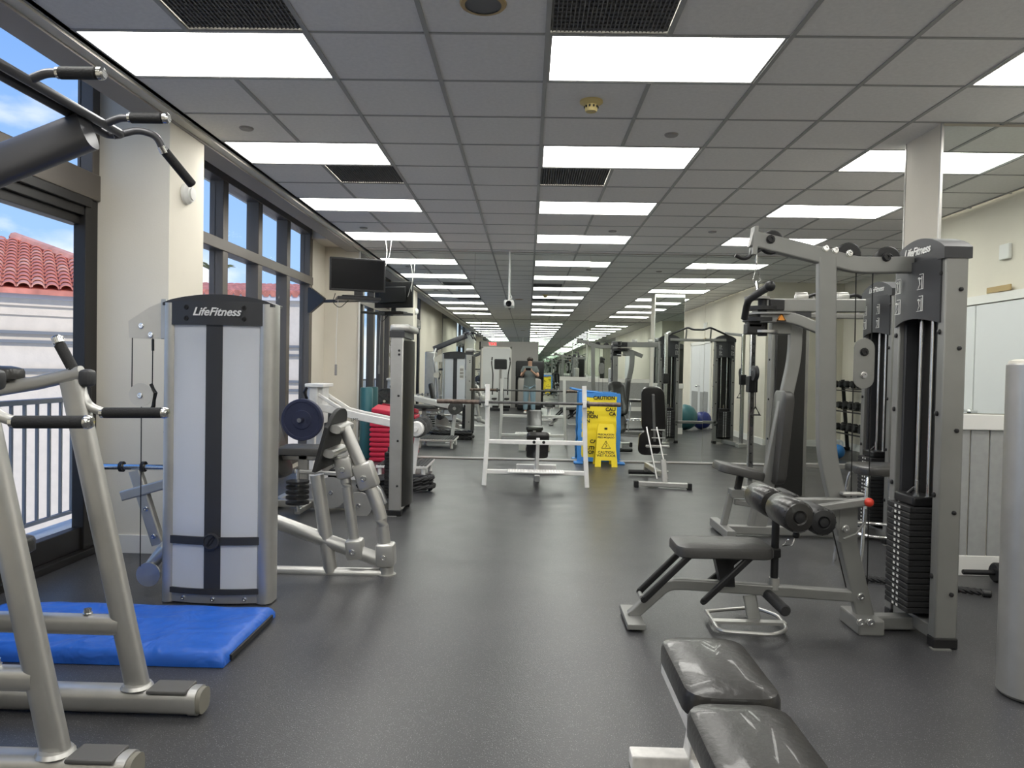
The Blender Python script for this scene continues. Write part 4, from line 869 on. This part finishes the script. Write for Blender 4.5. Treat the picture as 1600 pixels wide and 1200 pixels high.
MB().cyl((-.98, 8.265, .945), (1.02, 8.265, .945), .015).build('shaft', 'iron', t)
for a, b_ in ((-1.02, -.54), (.70, 1.06)): MB().cyl((a, 8.265, .945), (b_, 8.265, .945), .025, 16, .004).build('sleeve', 'rust', t)
for x in (-.53, .69): MB().lathe([(.036, -.012), (.036, .012), (0, .012)], (x, 8.265, .945), X_, 18).build('collar', 'iron', t)
# ---------------- folding caution barrier and wet floor sign
YC = 10.40
def Q(u, v, y=YC): return at(u, v, y=y)
t = thing('caution_barrier', 'folded blue-framed yellow caution barrier leaning at the mirror', 'sign', (1.03, YC, 0))
x0, x1 = Q(904, 660).x, Q(968, 660).x; zt = Q(936, 615).z
random.seed(3)
def wob(pts, a=.008): return [V(p)+V((random.uniform(-a, a), random.uniform(-a, a)*.5, random.uniform(-a, a))) for p in pts]
def line(a, b, n): return [V(a).lerp(V(b), k/n) for k in range(n+1)]
for a, b_ in (((x0+.02, YC, .03), (x0+.03, YC, zt)), ((x1-.02, YC, .03), (x1-.02, YC, zt)), ((x0, YC, zt-.02), (x1, YC, zt-.02)), ((x0, YC, .06), (x1, YC, .06))):
    MB().sweep([(-.03, -.012), (.03, -.012), (.034, 0), (.03, .012), (-.03, .012), (-.034, 0)], wob(line(a, b_, 12)), Y_).build('frame_tube', 'blueplastic', t)
sheet = MB()
nx, nz = 10, 24; vs = []
for sy_ in (0, .012):
    for j in range(nz+1):
        for i in range(nx+1):
            k = math.sin(j*1.9+i*.3)*.004; vs.append((x0+.045+(x1-x0-.09)*i/nx, YC-.012+sy_+k, .07+(zt-.11)*j/nz))
fs = []; w_ = nx+1; o_ = w_*(nz+1)
for j in range(nz):
    for i in range(nx):
        a = j*w_+i; fs += [(a, a+1, a+w_+1, a+w_), (o_+a, o_+a+w_, o_+a+w_+1, o_+a+1)]
ss = sheet.add(vs, fs).build('yellow_sheet', 'sheetyellow', t)
cx = (x0+x1)/2
for s_, u, v, sz in (('CAUTION', 944, 622, .068), ('CAU', 954, 640, .068), ('CA', 957, 647, .068), ('ON', 922, 645, .068), ('TION', 925, 651, .068), ('N', 919, 658, .068), ('CA', 927, 690, .068), ('AUTION', 926, 700, .068), ('ION', 924, 707, .068), ('N', 919, 636, .068)):
    p = Q(u, v, YC-.02); text(s_, sz, p, X_, Z_, 'ink', ss, bold=.002)
for xx in (x0-.06, x1-.05): MB().rbox((xx, YC-.10, .0), (xx+.13, YC+.08, .03), .012).build('foot', 'blueplastic', t)
MB().tube([Q(893, 607), Q(912, 611), Q(940, 614)], .014, 8).build('carry_handle', 'blueplastic', t)
YS = 10.22
t = thing('wet_floor_sign', 'yellow folding wet floor sign standing before the blue barrier', 'sign', (1.1, YS, 0))
def Wf(u, v): return at(u, v, y=YS)
c0 = V((Wf(946, 690).x, YS, 0)); Hs = .60
def leaf(sgn):
    pts = [(-.155, 0), (-.155, .02), (-.115, Hs-.04), (-.10, Hs), (.10, Hs), (.115, Hs-.04), (.155, .02), (.155, 0), (.075, 0), (.07, .09), (-.07, .09), (-.075, 0)]
    d = V((0, -sgn*.16, 0)); up = (V((0, 0, Hs))-d).normalized()
    return MB().prism(pts, c0+d, X_, up, .016), up
for sgn in (1, -1):
    mb, up = leaf(sgn); lf = mb.build('leaf', 'yellowplastic', t)
    if sgn > 0:
        nrm = X_.cross(up); f0 = c0+V((0, -.16, 0))+nrm*.0085
        for s_, z, sz in (('PRECAUCION', .45, .036), ('PISO MOJADO', .41, .036), ('CAUTION', .20, .05), ('WET FLOOR', .155, .046)): text(s_, sz, f0+up*z, X_, up, 'ink', lf, bold=.001)
        tri = [(-.06, .26), (.06, .26), (0, .36)]
        MB().tube([f0+X_*a+up*b_ for a, b_ in tri], .004, 5, closed=True).tube([f0+X_*.01+up*.34, f0-X_*.005+up*.31, f0+X_*.012+up*.295, f0-X_*.012+up*.27], .004, 5).build('symbol', 'ink', lf)
        MB().rbox(f0+V((-.02, -.004, 0))+up*.52, f0+V((.02, .004, .02))+up*.53, .004).build('hand_slot', 'ink', lf)
# ---------------- adjustable bench
t = thing('adjustable_bench', 'silver adjustable bench with raised black backrest, seen from behind', 'bench', (1.6, 8.6, 0))
def I(u, v, y): return at(u, v, y=y)
a, b_ = at(994, 755, z=.045), at(1077, 759, z=.045)
MB().bar([a, b_], .06, .055).build('rear_foot', 'silver', t)
for q in (a, b_): MB().rbox(q-V((.025, .04, .045)), q+V((.025, .04, .03)), .008).build('foot_cap', 'black', t)
m_ = a.lerp(b_, .55); 
MB().bar([m_, m_+V((-.02, .05, .28))], .06, .05, Y_).build('rear_post', 'silver', t)
MB().bar([m_+V((-.02, .05, .10)), m_+V((-.06, .95, .10)), m_+V((-.06, 1.0, .02))], .06, .05, X_).build('spine', 'silver', t)
MB().cyl(m_+V((-.28, 1.0, .0)), m_+V((.14, 1.0, .0)), .03, 14, .006).build('front_foot', 'black', t)
for dx in (-.06, .06):
    MB().tube([m_+V((dx-.03, .02, .06)), m_+V((dx-.10, .40, .62)), ], .010, 8).build('support_rod', 'silver', t)
for k in range(6): MB().cyl(m_+V((-.11, .08+k*.06, .14+k*.09)), m_+V((.05, .08+k*.06, .14+k*.09)), .007).build('ladder_rung', 'silver', t)
bb_, bt_ = I(1022, 676, 8.95), I(1020, 606, 8.75)
up = (bt_-bb_).normalized(); nr = X_.cross(up)
MB().pad((bb_+bt_)/2, up, X_, (bt_-bb_).length, .30, .07, .09, taper=.9).build('back_pad', 'vinyl', t)
MB().bar([bb_-up*.1-nr*-.02, bt_-up*.08-nr*-.02], .055, .03, X_).build('back_rail', 'grey', t)
for k in range(4): MB().lathe([(0, 0), (.009, 0), (.009, .004), (0, .004)], bb_+up*(.08+k*.13)+nr*.037, nr, 8).build('hole', 'ink', t)
MB().pad(V((bb_.x-.04, 8.98, .44)), V((0, -.45, .9)), X_, .34, .28, .065, .09).build('seat_pad', 'vinyl', t)
MB().rbox(V((bb_.x-.13, 8.72, .42)), V((bb_.x+.15, 8.78, .45)), .008).build('cross_plate', 'silver', t)
# ---------------- chest machine
YP = 6.0
def K(u, v, y=YP): return at(u, v, y=y)
t = thing('pec_fly_machine', 'grey chest fly machine with tilted black back pad behind the lat machine', 'gym machine', (2.3, YP, 0))
stack_tower(t, (2.89, 6.02, 0), 2.09, .44)
MB().bar([K(1196, 477), K(1350, 478)], .105, .07, Y_).build('boom', 'grey', t)
for u in (1252, 1316): MB().rbox(K(u, 466)+V((-.05, -.03, -.02)), K(u, 460)+V((.05, .03, .0)), .006).tube([K(u-10, 466), K(u-8, 458), K(u+8, 458), K(u+10, 466)], .008, 6).build('cable_clamp', 'silver', t)
for (u, v, r, h_, m_2) in ((1203, 493, .20, .016, 'grey'), (1190, 503, .15, .03, 'black'), (1190, 485, .12, .03, 'black'), (1195, 520, .10, .02, 'silver'), (1183, 468, .10, .02, 'grey')):
    c = K(u, v); MB().lathe([(0, 0), (r, 0), (r, h_), (0, h_)], c, Z_, 26).build('cam_disc', m_2, t)
MB().cyl(K(1192, 465), K(1191, 525), .04).build('pivot_shaft', 'blackmetal', t)
for u, v in ((1178, 505), (1211, 478), (1176, 515)): MB().rbox(K(u, v)+V((-.06, -.06, -.04)), K(u, v)+V((.06, .06, .05)), .01).build('pivot_block', 'black', t)
pt = MB().bar([K(1188, 496, 5.9), K(1235, 495, 5.85), K(1300, 522, 5.85)], .085, .05, Y_, .1).build('pec_arm', 'grey', t)
wl_ = K(1221, 497, 5.818); MB().prism([(-.04, -.025), (.04, -.025), (0, .045)], wl_, X_, Z_, .004).build('warning_label', 'orange', pt)
MB().tube([wl_+V((-.033, -.003, -.021)), wl_+V((.033, -.003, -.021)), wl_+V((0, -.003, .038))], .004, 5, closed=True).build('warning_symbol', 'ink', pt)
MB().bar([K(1205, 513), K(1250, 513)], .10, .06, Y_).build('post_head', 'grey', t)
MB().bar([K(1243, 505), K(1241, 560), K(1222, 645), K(1186, 822)], .10, .066, Y_, .12).build('back_post', 'grey', t)
d0, d1_ = K(1203, 754), K(1218, 610); up = (d1_-d0).normalized()
MB().pad((d0+d1_)/2, up, -Y_, (d1_-d0).length, .30, .085, .07).build('back_pad', 'greyvinyl', t)
sp_ = K(1152, 741); MB().pad(sp_, V((1, 0, -.2)), Y_, .37, .34, .07, .07).build('seat_pad', 'greyvinyl', t)
MB().bar([K(1157, 742), K(1150, 775)], .05, .05, Y_).build('seat_post', 'black', t); MB().rbox(K(1140, 772)+V((0, -.06, -.02)), K(1160, 764)+V((0, .06, 0)), .006).build('seat_bracket', 'grey', t)
MB().bar([K(1142, 772), K(1130, 822)], .05, .05, Y_).build('seat_leg', 'grey', t); MB().bar([K(1148, 784), K(1200, 792)], .045, .045, Y_).build('seat_rail', 'grey', t); MB().bar([K(1180, 790), K(1172, 824)], .05, .05, Y_).build('seat_leg', 'grey', t)
bz = .05; MB().bar([V((K(1128, 826).x, YP, bz)), V((2.85, YP, bz))], .07, .07).build('base_beam', 'grey', t); MB().bar([V((K(1130, 826).x, 5.75, bz)), V((K(1130, 826).x, 6.3, bz))], .07, .07).build('front_foot', 'grey', t)
# ---------------- cable crossover at the mirror
t = thing('cable_crossover', 'grey twin-tower cable crossover with overhead pull-up bar, facing the mirror', 'gym machine', (3.15, 7.6, 0))
for x, s in ((2.64, -1), (3.66, 1)):
    stack_tower(t, (x, 7.48+.0, 0), 2.03, .32, -PI/2, 16, 'grey', lettered=False)
    MB().rbox((x-.15, 7.395, .1), (x+.15, 7.42, 1.88), .012).build('rear_cover', 'shroud', t)
    xc_ = 3.15+s*.68
    MB().rbox((xc_-.03, 8.07, .06), (xc_+.03, 8.13, 2.02), .008).build('column', 'steel', t)
    g = MB()
    for k in range(16): g.lathe([(0, 0), (.008, 0), (.008, .002), (0, .002)], (xc_, 8.07, .35+k*.1), -Y_, 8)
    g.build('column_holes', 'ink', t, kind='stuff')
    MB().rbox((xc_-.05, 8.04, 1.12), (xc_+.05, 8.16, 1.30), .01).build('carriage', 'black', t); pulley(t, (xc_-s*.0, 8.0, 1.33), .085, X_, .05, 'charcoal')
    MB().tube([(xc_, 7.97, 1.25), (xc_, 7.95, .95)], .005, 6).build('strap', 'ink', t); MB().tube([(xc_-.05, 7.95, .88), (xc_, 7.95, .97), (xc_+.05, 7.95, .88)], .009, 6, closed=True).build('handle', 'black', t)
    MB().bar([(xc_, 8.1, 2.0), (x, 7.55, 2.06)], .05, .05).build('top_arm', 'grey', t); MB().bar([(xc_, 8.1, .045), (x, 7.5, .045)], .07, .07).build('base_arm', 'grey', t); MB().rbox((xc_-.08, 8.02, 0), (xc_+.08, 8.2, .07), .008).build('foot', 'silver', t)
MB().bar([(2.64, 7.56, 1.93), (3.66, 7.56, 1.93)], .075, .05).build('cross_beam', 'grey', t); MB().bar([(2.64, 7.5, .40), (3.66, 7.5, .40)], .07, .05).build('lower_beam', 'grey', t)
MB().tube([(2.62, 7.6, 2.02), (2.95, 7.62, 2.16), (3.05, 7.62, 2.12), (3.25, 7.62, 2.12), (3.35, 7.62, 2.16), (3.68, 7.6, 2.02)], .018, 10, .04).build('pull_up_bar', 'blackmetal', t)
for x in (2.93, 3.37): MB().bar([(x, 7.57, 1.95), (x, 7.62, 2.13)], .02, .03, X_).build('bar_stay', 'grey', t)
# ---------------- chrome stool
t = thing('bar_stool', 'chrome bar stool with black padded seat behind the lat machine', 'stool', (2.42, 5.05, 0))
cs = V((2.42, 5.05, 0)); MB().pad(cs+Z_*.66, X_, Y_, .36, .36, .06, .08).build('seat', 'vinyl', t)
for sx_ in (-1, 1):
    for sy_ in (-1, 1): MB().tube([cs+V((sx_*.13, sy_*.13, .66)), cs+V((sx_*.145, sy_*.145, .60)), cs+V((sx_*.20, sy_*.20, .0))], .012, 10, .04).build('leg', 'steel', t)
MB().tube([cs+V((.17*math.cos(2*PI*k/24)*1.4, .17*math.sin(2*PI*k/24)*1.4, .27)) for k in range(24)], .011, 8, closed=True).build('foot_ring', 'steel', t)
# ---------------- dumbbells and rack in the alcove
t = thing('dumbbell_rack', 'black three-tier dumbbell rack against the alcove wall', 'rack', (5.5, 9.0, 0))
for y in (8.1, 9.9):
    MB().bar([(5.72, y, .0), (5.60, y, 1.25)], .06, .04, Y_).build('side_frame', 'blackmetal', t); MB().bar([(5.75, y, .03), (5.25, y, .03)], .06, .05).build('foot', 'blackmetal', t)
for z, x in ((.35, 5.50), (.72, 5.52), (1.08, 5.54)):
    for dx in (-.09, .09): MB().bar([(x+dx, 8.08, z+dx*.15), (x+dx, 9.92, z+dx*.15)], .05, .02).build('shelf_rail', 'blackmetal', t)
db = None; ON = ['eighth', 'seventh', 'sixth', 'fifth', 'fourth', 'third', 'second', 'first']
for k, (z, x) in enumerate(((.35, 5.50), (.72, 5.52), (1.08, 5.54))):
    for j in range(8):
        y = 8.2+j*.225; lab = f'black hex dumbbell on the {["bottom", "middle", "top"][k]} tier of the alcove rack, {ON[j]} from the mirror'
        if db is None:
            db = thing('dumbbell', lab, 'dumbbell', (x, y, z+.095), group='dumbbells on the alcove rack')
            c = V((x, y, z+.095))
            for s in (-1, 1): MB().lathe([(0, 0), (.05, 0), (.062, .012), (.062, .07), (.05, .082), (0, .082)], c+X_*(s*.10-.041), X_, 6).build('head', 'rubber', db, ang=20)
            MB().cyl(c-X_*.07, c+X_*.07, .016).build('handle', 'steel', db)
        else: dup(db, (x, y, z+.095), 0, lab)
c = V((2.99, 4.80, .062)); t = thing('floor_dumbbell', 'single black dumbbell on the floor beside the column base', 'dumbbell', c)
MB().lathe([(0, 0), (.055, 0), (.065, .01), (.065, .05), (.055, .06), (0, .06)], c+X_*.07, X_, 18).build('head', 'rubber', t); MB().cyl(c-X_*.13, c+X_*.08, .017, 14, .004).build('handle', 'blackmetal', t); MB().lathe([(0, 0), (.055, 0), (.065, .01), (.065, .05), (.055, .06), (0, .06)], c+X_*.27, X_, 18).build('head', 'rubber', t); MB().cyl(c+X_*.1, c+X_*.3, .017).build('handle', 'blackmetal', t)
t = thing('rope_end', 'short black braided rope lying on the floor behind the weight tower', 'rope', (2.5, 4.62, 0))
p0, p1 = at(1352, 904, z=.022), at(1549, 928, z=.022)
for ph in (0, 2.09, 4.19):
    MB().tube([p0.lerp(p1, k/40)+V((.0, math.cos(k*1.0+ph)*.010, .003+math.sin(k*1.0+ph)*.010)) for k in range(38)], .0125, 6).build('strand', 'rubber', t)
MB().cyl(p0.lerp(p1, .93), p1, .024, 14, .005).build('end_sleeve', 'black', t)
o = MB().ball((0, 0, 0), .1, 22).lathe([(0, 0), (.06, 0), (.06, .01), (0, .01)], (0, 0, -.1)).build('body', 'navy')
bpy.data.objects.remove(o)
t = thing('kettlebell', 'blue round weight with a white curved handle near the dumbbell rack', 'kettlebell', (4.95, 9.5, 0))
MB().ball((4.95, 9.5, .115), .115, 22).build('bell', 'blueplastic', t); MB().tube([(4.87, 9.5, .18), (4.87, 9.5, .29), (5.03, 9.5, .29), (5.03, 9.5, .18)], .016, 10, .06).build('handle', 'white', t)
for x, y, r, m_2, lab in ((3.66, 4.25, .30, 'teal', 'large dark teal exercise ball seen in the mirror by the right wall'), (4.12, 3.95, .21, 'navy', 'smaller blue exercise ball seen in the mirror by the right wall')):
    o = MB().ball((0, 0, 0), r, 28).build('exercise_ball', m_2); o.location = (x, y, r); tag(o, lab, 'exercise ball', 'exercise balls')
# ---------------- the photographer, visible in the mirror
def skinned(name, m, parent, nodes, edges, root, sub=2):
    bm = bmesh.new(); ly = bm.verts.layers.skin.verify(); vv = {}
    for k, (p, r) in nodes.items():
        q = bm.verts.new(p); q[ly].radius = r if isinstance(r, tuple) else (r, r); q[ly].use_root = (k == root); vv[k] = q
    for a, b in edges: bm.edges.new((vv[a], vv[b]))
    me = bpy.data.meshes.new(name); bm.to_mesh(me); bm.free()
    ob = bpy.data.objects.new(name, me); C.objects.link(ob)
    ob.modifiers.new('s', 'SKIN').use_smooth_shade = True; q = ob.modifiers.new('d', 'SUBSURF'); q.levels = sub; q.render_levels = sub
    bpy.context.view_layer.update()
    m2 = bpy.data.meshes.new_from_object(ob.evaluated_get(bpy.context.evaluated_depsgraph_get())); bpy.data.objects.remove(ob)
    m2.transform(WM[parent.name].inverted()); m2.materials.clear(); m2.materials.append(MT[m]); m2.shade_smooth()
    ob = bpy.data.objects.new(name, m2); C.objects.link(ob); ob.parent = parent; WM[ob.name] = WM[parent.name]; return ob
px_, py_ = .07, -.40
pe = thing('person', 'person in grey T-shirt, pale jeans and white shoes taking the photo in the mirror', 'person', (px_, py_, 0))
def N3(x, y, z): return (px_+x, py_+y, z)
nd = {'pel': (N3(0, 0, .90), (.13, .09)), 'sp': (N3(0, 0, 1.08), (.12, .085)), 'ch': (N3(0, 0, 1.28), (.14, .09)), 'nk': (N3(0, .02, 1.42), .05), 'hb': (N3(0, .05, 1.50), .065), 'hm': (N3(0, .055, 1.56), .078), 'ht': (N3(0, .045, 1.62), .062), 'ns': (N3(0, .14, 1.555), .012)}
eg = [('pel', 'sp'), ('sp', 'ch'), ('ch', 'nk'), ('nk', 'hb'), ('hb', 'hm'), ('hm', 'ht'), ('hm', 'ns')]
for s, L_ in ((-1, 'l'), (1, 'r')):
    nd.update({L_+'sh': (N3(s*.17, 0, 1.35), .055), L_+'el': (N3(s*.25, .06, 1.11), .042), L_+'wr': (N3(s*.12-.045, .27, 1.25), .026), L_+'pm': (N3(s*.095-.05, .315, 1.285), (.03, .018)),
               L_+'hp': (N3(s*.09, 0, .84), .08), L_+'kn': (N3(s*.10, .02, .48), .058), L_+'an': (N3(s*.11, -.02, .10), .038), L_+'to': (N3(s*.12, .12, .045), .03)})
    eg += [('ch', L_+'sh'), (L_+'sh', L_+'el'), (L_+'el', L_+'wr'), (L_+'wr', L_+'pm'), ('pel', L_+'hp'), (L_+'hp', L_+'kn'), (L_+'kn', L_+'an'), (L_+'an', L_+'to')]
    for k in range(4):
        a, b_ = f'{L_}f{k}', f'{L_}g{k}'
        nd[a] = (N3(s*(.10-.004*k)-.05, .345, 1.335-.016*k), .0085); nd[b_] = (N3(s*(.068-.004*k)-.05, .368, 1.34-.016*k), .007); eg += [(L_+'pm', a), (a, b_)]
    nd[L_+'t0'] = (N3(s*.07-.05, .325, 1.27), .010); nd[L_+'t1'] = (N3(s*.045-.05, .345, 1.285), .009); eg += [(L_+'pm', L_+'t0'), (L_+'t0', L_+'t1')]
skinned('body', 'skin', pe, nd, eg, 'pel', 2)
nd2 = {'z': (N3(0, 0, .80), (.16, .125)), 'a': (N3(0, 0, .88), (.19, .14)), 'b': (N3(0, 0, 1.08), (.17, .13)), 'c': (N3(0, 0, 1.28), (.19, .13)), 'n': (N3(0, .01, 1.40), .085)}
eg2 = [('z', 'a'), ('a', 'b'), ('b', 'c'), ('c', 'n')]
for s, L_ in ((-1, 'l'), (1, 'r')):
    nd2[L_+'s'] = (N3(s*.18, 0, 1.35), .08); nd2[L_+'e'] = (N3(s*.225, .03, 1.20), .072); eg2 += [('c', L_+'s'), (L_+'s', L_+'e')]
skinned('t_shirt', 'shirt', pe, nd2, eg2, 'a', 2)
nd3 = {'a': (N3(0, 0, .92), (.165, .12))}; eg3 = []
for s, L_ in ((-1, 'l'), (1, 'r')):
    nd3.update({L_+'h': (N3(s*.09, 0, .80), .112), L_+'k': (N3(s*.105, .02, .47), .082), L_+'a': (N3(s*.115, -.02, .09), .07)}); eg3 += [('a', L_+'h'), (L_+'h', L_+'k'), (L_+'k', L_+'a')]
    MB().ball(N3(s*.12, .06, .045), .05, 14, (1, 2.6, .85)).build('shoe', 'white', pe)
skinned('jeans', 'denim', pe, nd3, eg3, 'a', 2)
MB().ball(N3(0, .03, 1.605), .095, 18, (1, 1.05, .8)).build('hair', 'hair', pe)
MB().rbox(N3(-.065, .118, 1.56), N3(.065, .135, 1.592), .01).build('sunglasses', 'screen', pe)
t = tag(MB().rbox((-.055, -.022, 1.285), (.095, -.014, 1.36), .003).build('phone', 'screen'), 'black phone held sideways by the person in the mirror', 'phone')
# ---------------- machines behind the photographer
t = thing('elliptical_trainer', 'dark elliptical trainer by the exit door, seen in the mirror', 'exercise machine', (-.85, -2.2, 0))
MB().bar([(-.85, -3.1, .06), (-.85, -1.5, .06)], .08, .08).build('base_rail', 'silver', t)
for y in (-3.1, -1.5): MB().bar([(-1.15, y, .05), (-.55, y, .05)], .07, .08).build('cross_foot', 'blackmetal', t)
MB().lathe([(0, 0), (.28, 0), (.30, .02), (.30, .14), (.28, .16), (0, .16)], (-.93, -2.75, .38), X_, 28).build('flywheel_cover', 'charcoal', t)
MB().bar([(-.85, -1.9, .08), (-.85, -1.75, 1.35)], .09, .08, X_).build('mast', 'silver', t); MB().rbox((-1.05, -1.84, 1.30), (-.65, -1.70, 1.62), .03).build('console', 'black', t)
for s in (-1, 1):
    MB().tube([(-.85+s*.24, -1.7, .5), (-.85+s*.24, -1.85, 1.15), (-.85+s*.30, -2.05, 1.5), (-.85+s*.28, -2.0, 1.68)], .02, 10, .1).build('arm_lever', 'black', t)
    MB().bar([(-.85+s*.2, -2.75, .35), (-.85+s*.2, -1.7, .28)], .05, .05).build('pedal_rail', 'silver', t); MB().rbox((-.85+s*.2-.08, -2.4, .33), (-.85+s*.2+.08, -2.0, .38), .02).build('pedal', 'black', t)
t = thing('treadmill', 'black and grey treadmill behind the photographer, seen in the mirror', 'treadmill', (.05, -2.5, 0))
MB().rbox((-.32, -3.3, .05), (.46, -1.9, .2), .03).build('deck', 'blackmetal', t); MB().rbox((-.2, -3.28, .2), (.34, -2.2, .206), .002).build('belt', 'rubber', t); MB().rbox((-.3, -2.2, .18), (.44, -1.85, 1.02), .06, 3).build('motor_hood', 'bandgrey', t)
for x in (-.33, .47): MB().bar([(x, -2.1, .1), (x, -2.0, 1.25)], .07, .09, X_).build('upright', 'blackmetal', t); MB().bar([(x, -2.0, 1.05), (x, -2.55, 1.05)], .05, .05).build('handrail', 'black', t)
MB().rbox((-.38, -2.15, 1.05), (.52, -1.9, 1.58), .05, 3).build('console', 'black', t)
